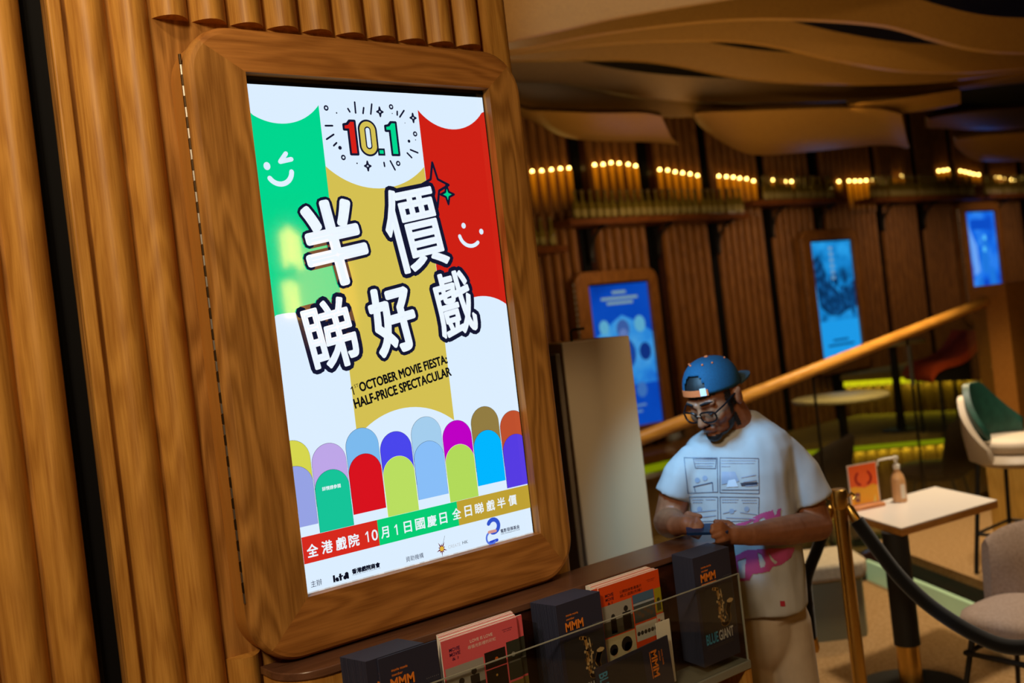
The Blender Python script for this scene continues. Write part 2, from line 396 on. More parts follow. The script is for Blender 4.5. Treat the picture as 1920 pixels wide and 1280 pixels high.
# low bench along the far wall on the left
bn = thing('wall_bench', 'low wooden bench with glowing strip along the far wall', 'bench', (4.6, 6.0, FLOOR))
m = MB(); m.box((4.3, 5.86, .54), (6.62, 6.29, .6)); m.build('seat', OAK_W, bn)
m = MB(); m.box((4.35, 5.95, FLOOR), (6.6, 6.28, .54)); m.build('fluted_front', FLUTE, bn)
m = MB(); m.box((4.35, 5.93, .45), (6.6, 5.949, .51)); m.build('led_strip', LED2, bn)

# ceiling: dark slab and wavy boards
p = MB(); p.box((-4, -4, 3.85), (15.7, 6.6, 4.0)); o = p.build('ceiling', mat('ceiling_dark', (24, 14, 8), .8)); o['kind'] = 'structure'
def smooth_pts(pts, n=6):
    out = []
    for i in range(len(pts) - 1):
        p0, p1, p2, p3 = (Vector(pts[max(0, min(len(pts) - 1, i + k))]) for k in (-1, 0, 1, 2))
        for j in range(n):
            t = j / n; out.append(.5 * ((2 * p1) + (p2 - p0) * t + (2 * p0 - 5 * p1 + 4 * p2 - p3) * t * t + (3 * p1 - p0 - 3 * p2 + p3) * t ** 3))
    out.append(Vector(pts[-1])); return out
def board(name, px, t, h, lean=-.07, thick=.05, m=None):
    """a wavy hanging board: lower edge measured, face rising h and leaning away"""
    pts = smooth_pts([atD(q[0], q[1], q[2] if len(q) > 2 else t) for q in px]); fw = Vector((_f.x, _f.y, 0)).normalized(); b = MB(); rs = []
    for i, q in enumerate(pts):
        hh = h(i / len(pts)) if callable(h) else h
        top = q + Vector((0, 0, hh)) + fw * lean
        rs.append([q, top, top + fw * thick, q + fw * thick])
    b.rings(rs); o = b.build(name, m or CEIL_W); o['kind'] = 'structure'; return o
board('trim_2', [(820, 100), (965, 72), (1060, 52), (1160, 30), (1350, -2), (1500, -26), (1700, -60), (2000, -90)], 5.0, .42, -.75)
board('trim_3', [(820, 104), (965, 92), (1110, 65), (1260, 45), (1385, 35), (1510, 35), (1660, 47), (1760, 75), (1835, 92), (1920, 98), (2080, 95)], 5.6, .17)
board('trim_4', [(820, 112), (965, 99), (1110, 84), (1210, 77), (1360, 75), (1460, 87), (1560, 110), (1685, 131), (1810, 135), (1920, 127), (2080, 110)], 6.2, .15)
board('trim_5', [(820, 122), (970, 113), (1160, 111), (1260, 120), (1360, 140), (1460, 152), (1610, 157), (1760, 152), (1920, 133), (2080, 115)], 6.8, .18)
board('trim_6', [(820, 150), (975, 151), (1060, 155), (1160, 175), (1260, 187), (1360, 192), (1460, 192), (1610, 187), (1785, 165), (1920, 143), (2080, 125)], 7.3, .16)
board('trim_7', [(820, 190), (980, 200), (1060, 212), (1185, 217), (1310, 217), (1410, 210), (1610, 200), (1760, 172), (1920, 153), (2080, 140)], 7.7, .26)
def shell(name, bot, top, tb, tt, m=None):
    a = smooth_pts([atD(*q, tb) for q in bot]); c = smooth_pts([atD(*q, tt) for q in top]); b = MB(); rs = []
    n = min(len(a), len(c)); fw = Vector((_f.x, _f.y, 0)).normalized()
    for i in range(n):
        mid = (a[i] + c[i]) / 2 - Vector((0, 0, .05))
        rs.append([a[i], mid, c[i], c[i] + fw * .05 + Vector((0, 0, .04)), mid + fw * .04 + Vector((0, 0, .05)), a[i] + fw * .05])
    b.rings(rs); o = b.build(name, m or CEIL_W, smooth=60); o['kind'] = 'structure'; return o
shell('trim_8', [(930, 190), (985, 213), (1010, 231), (1045, 249), (1085, 259), (1160, 263), (1225, 264), (1273, 269)], [(930, 180), (985, 205), (1020, 208), (1060, 210), (1110, 212), (1160, 212), (1205, 212), (1240, 218)], 7.4, 6.9)
shell('trim_9', [(1304, 219), (1325, 243), (1385, 279), (1435, 289), (1535, 281), (1635, 271), (1680, 271), (1706, 276)], [(1304, 212), (1340, 210), (1400, 208), (1450, 206), (1540, 203), (1600, 203), (1650, 205), (1690, 214)], 7.6, 7.0)
shell('trim_10', [(1794, 268), (1815, 289), (1840, 300), (1900, 301), (1960, 299), (2040, 290)], [(1794, 262), (1830, 256), (1860, 253), (1910, 250), (1970, 246), (2050, 240)], 8.0, 7.4)
shell('trim_11', [(1740, 236), (1790, 240), (1840, 242), (1900, 240), (1960, 232), (2050, 220)], [(1740, 222), (1790, 214), (1840, 208), (1900, 204), (1960, 200), (2050, 190)], 8.4, 7.8)
shell('trim_12', [(1592, 206), (1612, 214), (1660, 213), (1710, 209), (1760, 202), (1800, 194)], [(1592, 196), (1615, 192), (1660, 188), (1710, 182), (1760, 174), (1800, 168)], 7.2, 7.0)
lamp('ceiling_lamp_shell', 'SPOT', atD(1588, 207, 6.97), .9, (1, .7, .25), atD(1680, 190, 7.08), .02, angle=50)

# ================================================================== DISPLAY CABINETS
SW, SH = .6804, 1.2096
def rrect(x0, z0, x1, z1, r, n=8):
    """rounded rectangle, corner order TL, TR, BR, BL; each corner 2n+1 points"""
    out = []
    for cx, cz, a0 in ((x0 + r, z1 - r, PI), (x1 - r, z1 - r, PI / 2), (x1 - r, z0 + r, 0), (x0 + r, z0 + r, -PI / 2)):
        out.append([(cx + r * math.cos(a0 - PI / 2 * i / (2 * n)), cz + r * math.sin(a0 - PI / 2 * i / (2 * n))) for i in range(2 * n + 1)])
    return out
def display(label, x, z, ys, wood_v, wood_h, back=2.304, group=None):
    """oak cabinet round a portrait screen whose lower left corner is (x, z)"""
    root = thing('display_cabinet', label, 'display', (x + SW / 2, back, z), group)
    yf = ys - .030; X0, X1, Z0, Z1 = x - .153, x + SW + .117, z - .136, z + SH + .124; R = .115; n = 8
    loops = []
    for ins, y in ((.006, ys + .012), (0, ys + .006), (0, ys - .012), (.003, ys - .021), (.009, ys - .0275), (.018, yf)):
        loops.append((rrect(X0 + ins, Z0 + ins, X1 - ins, Z1 - ins, R - ins), y))
    inn = [(x - .013, z + SH + .019), (x + SW - .002 + .006, z + SH + .019), (x + SW + .004, z + .002), (x - .013, z + .002)]
    for side in range(4):                       # top, right, bottom, left, mitred at the corners
        a, b = side, (side + 1) % 4
        m = MB(); rs = []
        for lp, y in loops: rs.append([(q[0], y, q[1]) for q in lp[a][n:] + lp[b][:n + 1]])
        N = len(rs[0]); m.rings(rs, closed=False, caps=False)
        i0, i1 = inn[a], inn[b]
        seg = []
        for k in range(N):
            t = min(1, max(0, (k - 4) / (N - 9))); seg.append((i0[0] + (i1[0] - i0[0]) * t, yf, i0[1] + (i1[1] - i0[1]) * t))
        m.rings([rs[-1], seg], closed=False, caps=False)
        m.rings([seg, [(q[0], ys + .004, q[2]) for q in seg]], closed=False, caps=False)
        m.rings([[(q[0], ys + .004, q[2]) for q in seg], rs[0]], closed=False, caps=False)
        m.build('frame_rail' if side in (0, 2) else 'frame_stile', wood_h if side in (0, 2) else wood_v, root, smooth=25)
    m = MB(); hl = rrect(X0 + .003, Z0 + .003, X1 - .003, Z1 - .003, R)
    fl = [q for c in hl for q in c]
    m.rings([[(a, y, b) for a, b in fl] for y in (ys + .0135, back)]); m.build('housing', OAK_S if ys < 3 else wood_v, root, smooth=30)
    m = MB(); zz = z + .02; k = 0
    while zz < z + SH + .05:
        m.lathe([(.0036, 0), (.0036, .0225)], 8, k % 2, Matrix.Translation((X0 - .001, ys - .004, zz))); zz += .024; k += 1
    m.build('hinge', [STEEL, mat('hinge_dark', (60, 44, 24), .4, .8)], root)
    m = MB(); m.box((x - .03, ys + .0005, z - .03), (x + SW + .03, ys + .0032, z + SH + .03)); m.build('bezel', BEZEL, root)
    return root
def plane_art(x, z, ys): return Flat(lambda u, v, l: (x + u, ys - .0003 * l, z + v))

NX, NZ, NY = .983, 1.146, 2.2204
near = display('large oak framed screen with half price movie poster on near wall', NX, NZ, NY, OAK, OAK_H)
WHT = (220, 238, 255); NAVY = (20, 22, 48); GRN = (0, 214, 142); RED = (206, 32, 20); GLD = (212, 192, 82)
A = plane_art(NX, NZ, NY)
A.rect((0, 0), (SW, SH), lit(WHT), 0); scr = A.build('screen', near)
A = plane_art(NX, NZ, NY)
def clip(pts): return [(min(max(u, 0), SW), v) for u, v in pts]
A.poly(clip(arc3((-.012, 1.148), (.0796, 1.118), (.1793, 1.1669)) + arc3((.1775, .60), (.0355, .6655), (-.105, .60))), lit(GRN), 1)
A.poly(arc3((.1785, 1.0165), (.322, .9605), (.4650, 1.0165)) + arc3((.4655, .346), (.322, .3993), (.1775, .346)), lit(GLD), 1)
A.poly(clip(arc3((.4658, 1.1669), (.5687, 1.1185), (.672, 1.1669)) + [(SW, 1.17)] + arc3((.70, .62), (.602, .6655), (.466, .585))), lit(RED), 1)
tops1 = [.366, .345, .368, .345, .369, .346, .370, .346]; tops2 = [.305, .281, .304, .2826, .306, .2825, .306, .281]
bots2 = [.160, .1365, .161, .1365, .161, .1365, .162, .139]
c1 = [(214, 214, 78), (190, 166, 232), (124, 186, 238), (74, 70, 236), (164, 206, 238), (190, 0, 196), (146, 124, 66), (190, 80, 46)]
c2 = [(150, 162, 228), (22, 196, 152), (216, 18, 30), (186, 222, 96), (136, 190, 248), (178, 218, 90), (0, 182, 255), (86, 60, 226)]
for row, tops, cols in ((0, tops1, c1), (1, tops2, c2)):
    for k in range(8):
        u = .0015 + .0934 * k; r = .0458; t = tops[k]; bot = bots2[k] if row else .2
        pts = [(u + r, bot)] + [(u + r * math.cos(PI * i / 24), t - r + r * math.sin(PI * i / 24)) for i in range(25)] + [(u - r, bot)]
        A.poly(clip(pts), lit(NAVY if cols[k] not in (c2[3], c2[5]) else (240, 250, 220)), 2 + 2 * row)
        r2 = r - .0006; pts = [(u + r2, bot)] + [(u + r2 * math.cos(PI * i / 24), t - r + r2 * math.sin(PI * i / 24)) for i in range(25)] + [(u - r2, bot)]
        A.poly(clip(pts), lit(cols[k]), 3 + 2 * row)
for a, b, col in ((0, .2036, (214, 42, 30)), (.2036, .442, (6, 204, 116)), (.442, SW, (190, 160, 52))):
    A.rect((a, .0725), (b, .136), lit(col), 6)
# grime strip along the lower edge
for i in range(46):
    u = i * SW / 46; v = random.uniform(.4, 1); A.rect((u, 0), (u + SW / 46, .0052), lit(tuple(int(170 + 60 * v * q) for q in (.9, .95, 1))), 2)
# winking and smiling faces
for c, r in (((.0255, 1.0155), .0086), ((.568, .8582), .0070), ((.6241, .8403), .0070)): A.disc(c, (r, r * 1.12), lit(WHT), 2, 18)
A.stroke([(.0775, 1.046), (.0605, 1.0262), (.090, 1.0325)], .0056, lit(WHT), 2)
A.stroke(arc3((.029, .9865), (.0567, .9725), (.0868, 1.002), 14), .0062, lit(WHT), 2)
A.stroke(arc3((.5515, .8305), (.572, .8055), (.6085, .8115), 14), .0052, lit(WHT), 2)
A.build('poster_artwork', scr)
A = plane_art(NX, NZ, NY)
ROT = math.radians(9.2); N_, W_ = lit(NAVY), lit((234, 244, 255))
heads = (('半', .178, .827, .158, .200), ('價', .411, .855, .164, .212), ('睇', .140, .604, .124, .164), ('好', .318, .626, .120, .164), ('戲', .507, .652, .116, .164))
for ch, cu, cv, wd, ht in heads: A.text(ch, (cu, cv, wd, ht), N_, 8, ROT, .0145)
for ch, cu, cv, wd, ht in heads: A.text(ch, (cu, cv, wd, ht), W_, 9, ROT, .0072 if ch == '半' else .0055 if ch == '好' else .0034)
# 10.1 in red, gold and green
for ch, u, wd, col in (('1', .2605, .0245, (214, 32, 24)), ('0', .3075, .0430, GLD), ('.', .3395, .016, GRN), ('1', .3800, .0245, GRN)):
    if ch == '.':
        A.rect((.3300, 1.0440), (.3505, 1.0625), N_, 8); A.rect((.3345, 1.049), (.3461, 1.058), lit(col), 9)
    elif ch == '0':
        def oval(w2, h2, n=10):
            r = w2; return [(.3065 + r * math.cos(2 * PI * i / 40), 1.0885 + (h2 - r) * (1 if math.sin(2 * PI * i / 40 + .001) > 0 else -1) + r * math.sin(2 * PI * i / 40)) for i in range(40)]
        A.poly(oval(.0275, .0468), N_, 8); A.poly(oval(.0225, .0418), lit(col), 9); A.poly(oval(.0092, .0290), N_, 10); A.poly(oval(.0058, .0255), lit(WHT), 11)
    else:
        one = [(u - .008, 1.0465), (u + .012, 1.0465), (u + .012, 1.1305), (u - .003, 1.1305), (u - .010, 1.1225), (u - .020, 1.1205), (u - .020, 1.1085), (u - .008, 1.1085)]
        A.poly(one, N_, 8)
        for i in range(8): A.stroke([one[i], one[(i + 1) % 8]], .0034, N_, 8)
        cx = sum(q[0] for q in one) / 8; A.poly([(q[0] + (.0025 if q[0] < u else -.0025), q[1] + (.0025 if q[1] < 1.09 or q[1] < 1.112 and q[0] < u else -.0025)) for q in one], lit(col), 9)
# dashes, rings, dots and sparkles round the date
def k1(x, y): q = atY(440 + x / 3.3103, 120 + y / 3.3103, NY); return (q.x - NX, q.z - NZ)
for a, b in (((742, 238), (748, 305)), ((700, 278), (712, 298)), ((798, 272), (794, 308)), ((848, 250), (842, 312)), ((1006, 295), (1006, 318)), ((1048, 290), (1022, 330)), ((560, 384), (605, 384)), ((568, 468), (612, 438)), ((612, 508), (630, 490)), ((1088, 533), (1134, 552)), ((1068, 553), (1096, 582)), ((924, 612), (928, 636)), ((963, 602), (993, 658))):
    A.stroke([k1(*a), k1(*b)], .0023, N_, 8, 6)
for q in ((565, 274), (968, 267), (672, 581), (1012, 618), (1117, 435)): A.disc(k1(*q), (.0066, .0070), N_, 8, 14); A.disc(k1(*q), .0030, lit(WHT), 9, 10)
for q, r in (((651, 521), .005), ((1079, 480), .0042), ((630, 305), .002), ((757, 617), .002), ((975, 308), .0015), ((1054, 367), .0012), ((1120, 472), .0015)): A.disc(k1(*q), r, N_, 8, 10)
def sparkle(c, w2, h2, col, bw, layer, fill=True):
    pts = []
    for i in range(4):
        a = PI / 2 * i; R = h2 if i % 2 == 0 else w2
        pts.append((c[0] + R * math.sin(a), c[1] + R * math.cos(a))); q = a + PI / 4; pts.append((c[0] + .36 * w2 * math.sin(q), c[1] + .36 * h2 * math.cos(q)))
    A.poly(pts, col, layer)
    for i in range(8): A.stroke([pts[i], pts[(i + 1) % 8]], bw, N_, layer + 1, 6)
for q in ((898, 298), (1104, 336), (823, 634)): sparkle(k1(*q), .0090, .012, lit(WHT), .0022, 8)
sparkle((.4905, .968), .044, .060, lit((206, 32, 20)), .0034, 6)
sparkle((.5265, .9427), .0215, .0265, lit(GRN), .0030, 6)
# title lines
def one_sign(u, v, h, m, layer, rot=0.0, wgt=.13):
    c, q = math.cos(rot), math.sin(rot); w2 = h * wgt / 2
    T = lambda a, b: (u + a * c - b * q, v + a * q + b * c)
    A.poly([T(*p) for p in ((-w2, -h / 2), (w2, -h / 2), (w2, h / 2), (-w2 * .6, h / 2), (-h * .25, h * .30), (-h * .25, h * .18), (-w2, h * .30))], m, layer)
BK = lit((14, 14, 18))
one_sign(.1802, .4615, .0215, BK, 8, ROT); A.text('ST', (.1905, .4722, .0125, .0085), BK, 8, ROT)
def line(txt, p0, p1, h, m, layer=8, off=.012, x0=0):
    ang = math.atan2(p1[1] - p0[1], p1[0] - p0[0]); L = math.hypot(p1[0] - p0[0], p1[1] - p0[1])
    A.text(txt, ((p0[0] + p1[0]) / 2 - h / 2 * math.sin(ang), (p0[1] + p1[1]) / 2 + h / 2 * math.cos(ang), L, h), m, layer, ang, .0010, 0)
line('OCTOBER MOVIE FIESTA:', (.2008, .4556), (.465, .4982), .0225, BK)
line('HALF-PRICE SPECTACULAR', (.1812, .4170), (.4722, .4645), .0232, BK)
# lettering on the band, one character at a time
BW = lit((232, 242, 250))
for ch, u in zip('全港戲院', (.0242, .0625, .1000, .1345)): A.text(ch, (u, .1005, .0275, .029), BW, 8, 0, .0008)
A.text('0', (.1925, .1010, .0165, .0265), BW, 8, 0, .0004); one_sign(.1735, .1010, .0265, BW, 8); one_sign(.2560, .1010, .0265, BW, 8)
for ch, u in zip('月日國慶日', (.2215, .2880, .3245, .3600, .3955)): A.text(ch, (u, .1015, .0215 if ch in '月日' else .0275, .0275), BW, 8, 0, .0006)
for ch, u in zip('全日睇戲半價', (.4375, .4745, .5105, .5475, .5835, .6215)): A.text(ch, (u, .1045, .0215 if ch == '日' else .0265, .0275), BW, 8, 0, .0006)
A.text('詳情請參閱', (.0920, .2385, .049, .0095), BW, 8, 0, .0002)
# organisers along the foot
NB = lit((30, 34, 70))
A.text('主辦', (.0240, .0225, .0285, .0155), NB, 8); A.text('資助機構', (.2975, .0215, .052, .0135), NB, 8)
A.text('香港戲院商會', (.1585, .0268, .0770, .0118), lit((16, 18, 36)), 8, 0, .0007); A.text('Hong Kong Theatres Association Ltd', (.1585, .0180, .0770, .0030), NB, 8)
for a, b in (((.0680, .0130), (.0735, .0300)), ((.0755, .0130), (.0830, .0195)), ((.0850, .0130), (.0905, .0300)), ((.0830, .0215), (.0950, .0250)), ((.1045, .0130), (.1098, .0260))): A.rect(a, b, lit((12, 14, 30)), 8)
A.disc((.0780, .0190), .0045, lit((12, 14, 30)), 8, 12); A.disc((.1000, .0180), .0052, lit((12, 14, 30)), 8, 14); A.disc((.1048, .0250), .0050, lit((12, 14, 30)), 8, 14)
A.text('CREATE', (.4190, .0245, .0385, .0085), lit((190, 196, 204)), 8); A.text('HK', (.4535, .0262, .0175, .0085), lit((70, 76, 84)), 8)
pts = []
for i in range(20):
    R = (.0075 if i % 2 else (.0210 if i % 4 == 0 else .0135)); pts.append((.3800 + R * .8 * math.cos(2 * PI * i / 20 + .9), .0250 + R * math.sin(2 * PI * i / 20 + .9)))
A.poly(pts, lit((110, 30, 50)), 8); A.disc((.3800, .0250), .0062, lit((226, 180, 60)), 9, 12); A.stroke([(.3800, .0250), (.3935, .0560)], .0004, lit((60, 40, 60)), 8)
A.text('電影發展基金', (.6025, .0300, .0640, .0100), NB, 8, 0, .0002); A.text('Film Development Fund', (.6025, .0215, .0640, .0050), NB, 8)
A.stroke(arc3((.5340, .0580), (.5660, .0480), (.5420, .0330), 12), .0058, lit((50, 84, 200)), 8); A.stroke([(.5540, .0350), (.5320, .0355)], .0040, lit((210, 150, 140)), 9); A.stroke(arc3((.5300, .0330), (.5220, .0190), (.5500, .0080), 12), .0028, lit((90, 120, 220)), 8); A.stroke([(.5320, .0075), (.5560, .0095)], .0042, lit((40, 70, 200)), 8)
A.build('poster_lettering', scr)

def picture(name, cols, scale, s):
    """backlit film still: soft blotches of a few hues"""
    m = mat(name, (0, 0, 0), .15); nt = m.node_tree; N = nt.nodes; L = nt.links; b = N['Principled BSDF']
    tc = N.new('ShaderNodeTexCoord'); no = N.new('ShaderNodeTexNoise'); no.inputs['Scale'].default_value = scale; no.inputs['Detail'].default_value = 5
    cr = N.new('ShaderNodeValToRGB'); e = cr.color_ramp.elements
    while len(e) < len(cols): e.new(.5)
    for i, c in enumerate(cols): e[i].position = .32 + .36 * i / (len(cols) - 1); e[i].color = lin(c)
    L.new(tc.outputs['Object'], no.inputs['Vector']); L.new(no.outputs['Fac'], cr.inputs[0]); L.new(cr.outputs[0], b.inputs['Emission Color']); b.inputs['Emission Strength'].default_value = s
    return m
FY = 6.225
far_specs = ((5.515, .802, 'oak framed blue screen behind the tall beige cabinet', 'a'), (8.525, 1.052, 'oak framed pale blue screen with dark foliage picture above handrail', 'b'), (11.545, 1.292, 'oak framed narrow blue screen at the upper end of the handrail', 'c'))
for fx, fz, lb, kind in far_specs:
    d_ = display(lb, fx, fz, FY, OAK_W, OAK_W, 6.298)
    A = plane_art(fx, fz, FY)
    base = {'a': picture('still_night', [(4, 50, 150), (8, 78, 200), (14, 84, 206)], 2.2, .75), 'b': picture('still_leaves', [(6, 60, 110), (20, 130, 205), (40, 160, 235)], 5, .95), 'c': picture('still_hall', [(10, 70, 200), (20, 110, 235), (60, 150, 250)], 4, .95)}[kind]
    A.rect((0, 0), (SW, SH), base, 0); s_ = A.build('screen', d_)
    A = plane_art(fx, fz, FY)
    if kind == 'a':
        mid = picture('still_mist', [(20, 100, 215), (50, 150, 235), (90, 180, 240)], 4, .8)
        A.poly([(0, .35), (SW, .35), (SW, .78), (.52, .88), (.34, .95), (.16, .86), (0, .76)], mid, 1)
        for u, v, wd in ((.34, 1.145, .16), (.34, 1.095, .42), (.34, 1.055, .30)): A.rect((u - wd / 2, v - .012), (u + wd / 2, v + .012), lit((150, 190, 200), .6), 2)
        for c, r, col in (((.13, .86), .055, (110, 200, 240)), ((.54, .86), .065, (110, 200, 240)), ((.34, .83), .075, (70, 110, 190)), ((.34, .78), .050, (120, 150, 220)), ((.10, .62), .06, (20, 60, 150)), ((.57, .62), .07, (20, 60, 150)), ((.34, .62), .12, (30, 80, 180)), ((.30, .32), .07, (90, 150, 225)), ((.48, .30), .06, (70, 130, 215))): A.disc(c, (r, r * 1.1), lit(col, .65), 3)
        for u, v, wd in ((.34, .17, .34), (.34, .12, .24)): A.rect((u - wd / 2, v - .01), (u + wd / 2, v + .01), lit((110, 160, 220), .6), 2)
    elif kind == 'b':
        leaf = picture('still_dark_leaves', [(4, 36, 70), (10, 60, 110), (24, 110, 180)], 14, .9)
        A.poly([(0, 1.0), (.06, .55), (.2, .46), (.36, .44), (.56, .50), (SW, .52), (SW, .80), (.50, .72), (.42, .66), (.34, .74), (.24, .80), (.18, .98), (.1, 1.08)], leaf, 1)
        for i in range(14): A.disc((random.uniform(.05, .62), random.uniform(.46, .86)), (random.uniform(.02, .05), random.uniform(.03, .09)), leaf, 2, 9)
        for i in range(6): A.rect((.30, 1.12 - i * .06), (.36, 1.155 - i * .06), lit((130, 180, 220), .7), 3)
        for u, v, wd in ((.34, .20, .26), (.34, .15, .44)): A.rect((u - wd / 2, v - .01), (u + wd / 2, v + .01), lit((6, 70, 130), .8), 2)
        A.rect((0, 0), (SW, .4), lit((30, 160, 240), .9), 1)
    else:
        A.poly([(.05, 1.05), (.2, .8), (.22, .5), (.08, .45)], lit((110, 170, 255), .9), 1); A.rect((.1, 1.0), (.58, 1.12), lit((10, 80, 205), .9), 1)
        for c, r in (((.4, .82), .06), ((.36, .62), .09), ((.5, .4), .08), ((.2, .3), .07)): A.disc(c, (r, r * 1.8), lit((30, 120, 225), .95), 2)
        for u, v in ((.40, .90), (.37, .76)): A.disc((u, v), .035, lit((90, 200, 255), 1), 3, 10)
        A.rect((.05, 0), (.6, .08), lit((80, 160, 250), .9), 2); A.disc((.1, .2), .035, lit((190, 60, 90), .8), 3, 10)
    A.build('picture', s_)

# ================================================================== FLYER RACK AND ITS LEAFLETS
rack = thing('leaflet_rack', 'dark wooden leaflet rack with clear acrylic front under the large screen', 'rack', (1.6, 2.2, FLOOR))
LZ = 1.006
# top board with a rounded left end
pr = [(2.33, 2.253), (2.33, 2.098), (.96, 2.098)] + [(.96 - .10 * math.sin(a), 2.198 - .10 * math.cos(a)) for a in [PI / 2 * i / 8 for i in range(1, 9)]] + [(.86, 2.253)]
m = MB(); m.prism([(a, b, LZ - .018) for a, b in pr], (0, 0, .018)); bevel(m.build('top_board', wood('ledge_walnut', (84, 54, 38), (108, 72, 52), 'X', rough=.26, spec=.6), rack), .002)
pr2 = [(1.0, 2.252), (1.0, 2.104), (.96, 2.104)] + [(.96 - .095 * math.sin(a), 2.199 - .095 * math.cos(a)) for a in [PI / 2 * i / 8 for i in range(1, 9)]] + [(.865, 2.252)]
m = MB(); m.prism([(a, b, FLOOR) for a, b in pr2], (0, 0, LZ - .0185 - FLOOR)); m.build('curved_end', OAK_B, rack)
m = MB(); m.box((1.001, 2.1045, .60), (2.30, 2.118, LZ - .019)); m.build('back_panel', DARKW, rack)
m = MB(); m.box((2.216, 2.098, FLOOR), (2.33, 2.2, LZ - .019)); m.build('end_panel', DARKW, rack)
ACR = glass('acrylic', (.97, .98, .96), 1.0); ACRE = mat('acrylic_edge', (150, 150, 135), .2, spec=.6)
m = MB(); m.box((.95, 1.990, .678), (2.215, 1.994, .930)); m.build('acrylic_front', ACR, rack)
m = MB(); m.box((.95, 1.9898, .9302), (2.215, 1.9942, .9325)); m.box((2.2135, 1.9895, .678), (2.2165, 1.9945, .932)); m.build('acrylic_edge', ACRE, rack)
m = MB(); m.box((2.2160, 1.996, .69), (2.2190, 2.097, .99)); m.build('acrylic_side', ACR, rack)
m = MB(); m.box((.95, 1.987, .652), (2.222, 2.104, .677)); bevel(m.build('acrylic_floor', mat('acrylic_grey', (120, 118, 104), .25, spec=.6), rack), .003)
for xd in (1.183, 1.50, 1.963): m = MB(); m.box((xd, 2.035, .678), (xd + .003, 2.103, .97)); m.build('divider', glass('acrylic_divider', (.8, .8, .75), .6), rack)
m = MB(); m.box((2.195, 1.99, FLOOR), (2.222, 2.10, .651)); m.build('leg', OAK_B, rack)
m = MB(); m.box((.95, 1.988, .33), (2.194, 2.12, .352)); m.build('lower_shelf', OAK_H, rack)

PAPER = mat('paper_edge', (240, 232, 218), .8, spec=.2); NAVYC = mat('cover_navy', (42, 43, 62), .34, spec=.6); NAVYE = mat('navy_edge', (50, 54, 78), .7)
PINK = mat('cover_pink', (214, 88, 96), .45); ORG = mat('cover_orange', (214, 70, 14), .45)
def leaflet(name, label, group, x0, x1, z0, z1, y, th, cover, edge, rot=0):
    """a leaflet standing in the rack: block of pages and its printed cover"""
    r = thing(name, label, 'leaflet', ((x0 + x1) / 2, y, z0), group)
    m = MB(); m.box((x0, y + .0004, z0), (x1, y + th, z1)); m.build('pages', edge, r, smooth=0)
    m = MB(); m.box((x0, y, z0), (x1, y + .00035, z1)); m.build('cover', cover, r, smooth=0)
    return r
def stack(name, label, group, x0, x1, z0, z1, y, th, cover, edge, n, dx=.0006, dz=.0):
    proto = leaflet(name, label, group, x0, x1, z0, z1, y, th, cover, edge); out = [proto]
    for i in range(1, n):
        out.append(copy_tree(proto, Vector(proto.location) + Vector((dx * i + random.uniform(-.0004, .0004), (th + .0004) * i, dz * random.uniform(-1, .4))), label))
    return out
OL = ink((232, 130, 40)); PALE = ink((150, 148, 150))
def art_on(root, x0, z0, y, parts_y=.0004): return Flat(lambda u, v, l: (x0 + u, y - parts_y - .00015 * l, z0 + v))
def mmm_cover(root, x0, z0, wd, ht, y):
    """orange lettering above, dark picture with a brass saxophone, film title below"""
    a = art_on(root, x0, z0, y); s = wd / .155
    def T(t, cu, cv, w2, h2, m, off=.012, layer=3): a.text(t, (cu * s, ht - cv * s, w2 * s, h2 * s), m, layer, 0, 0, off)
    T('movie movie', .0505, .034, .042, .006, OL); T('member', .0435, .0445, .028, .006, OL); T('MMM', .055, .064, .062, .024, OL, .03)
    a.rect((.024 * s, ht - .0835 * s), (.086 * s, ht - .081 * s), OL, 3)
    for i in range(7): a.disc(((.118 + .0052 * i) * s, ht - .078 * s), .0008, PALE, 3, 6)
    a.rect((.012 * s, ht - .232 * s), (.150 * s, ht - .100 * s), ink((44, 42, 44)), 1)
    # brass saxophone
    g1, g2 = ink((176, 132, 74)), ink((206, 176, 128))
    a.stroke([(.070 * s, ht - .104 * s), (.086 * s, ht - .108 * s), (.090 * s, ht - .140 * s), (.086 * s, ht - .180 * s), (.094 * s, ht - .208 * s)], .0050 * s, g1, 2)
    a.stroke([(.099 * s, ht - .112 * s), (.102 * s, ht - .150 * s), (.098 * s, ht - .190 * s)], .0022 * s, g2, 3)
    for i in range(20): a.disc(((.080 + .026 * ((i * 7) % 5) / 4) * s, ht - (.122 + .0043 * i) * s), (.0036 * s, .0042 * s), g2 if i % 2 else ink((90, 66, 40)), 4, 8)
    a.stroke(arc3((.094 * s, ht - .210 * s), (.112 * s, ht - .214 * s), (.120 * s, ht - .182 * s), 8), .0062 * s, g1, 2); a.stroke(arc3((.120 * s, ht - .182 * s), (.126 * s, ht - .165 * s), (.134 * s, ht - .154 * s), 6), .0095 * s, g1, 2); a.disc((.134 * s, ht - .152 * s), (.014 * s, .006 * s), g2, 3, 14)
    T('BLUE', .043, .240, .050, .030, ink((70, 150, 190)), .02, 5); T('GIANT', .103, .240, .062, .030, ink((196, 196, 196)), .02, 5)
    for v in (.262, .267): a.rect((.02 * s, ht - (v + .001) * s), (.13 * s, ht - v * s), ink((96, 84, 70)), 3)
    a.build('cover_print', root)
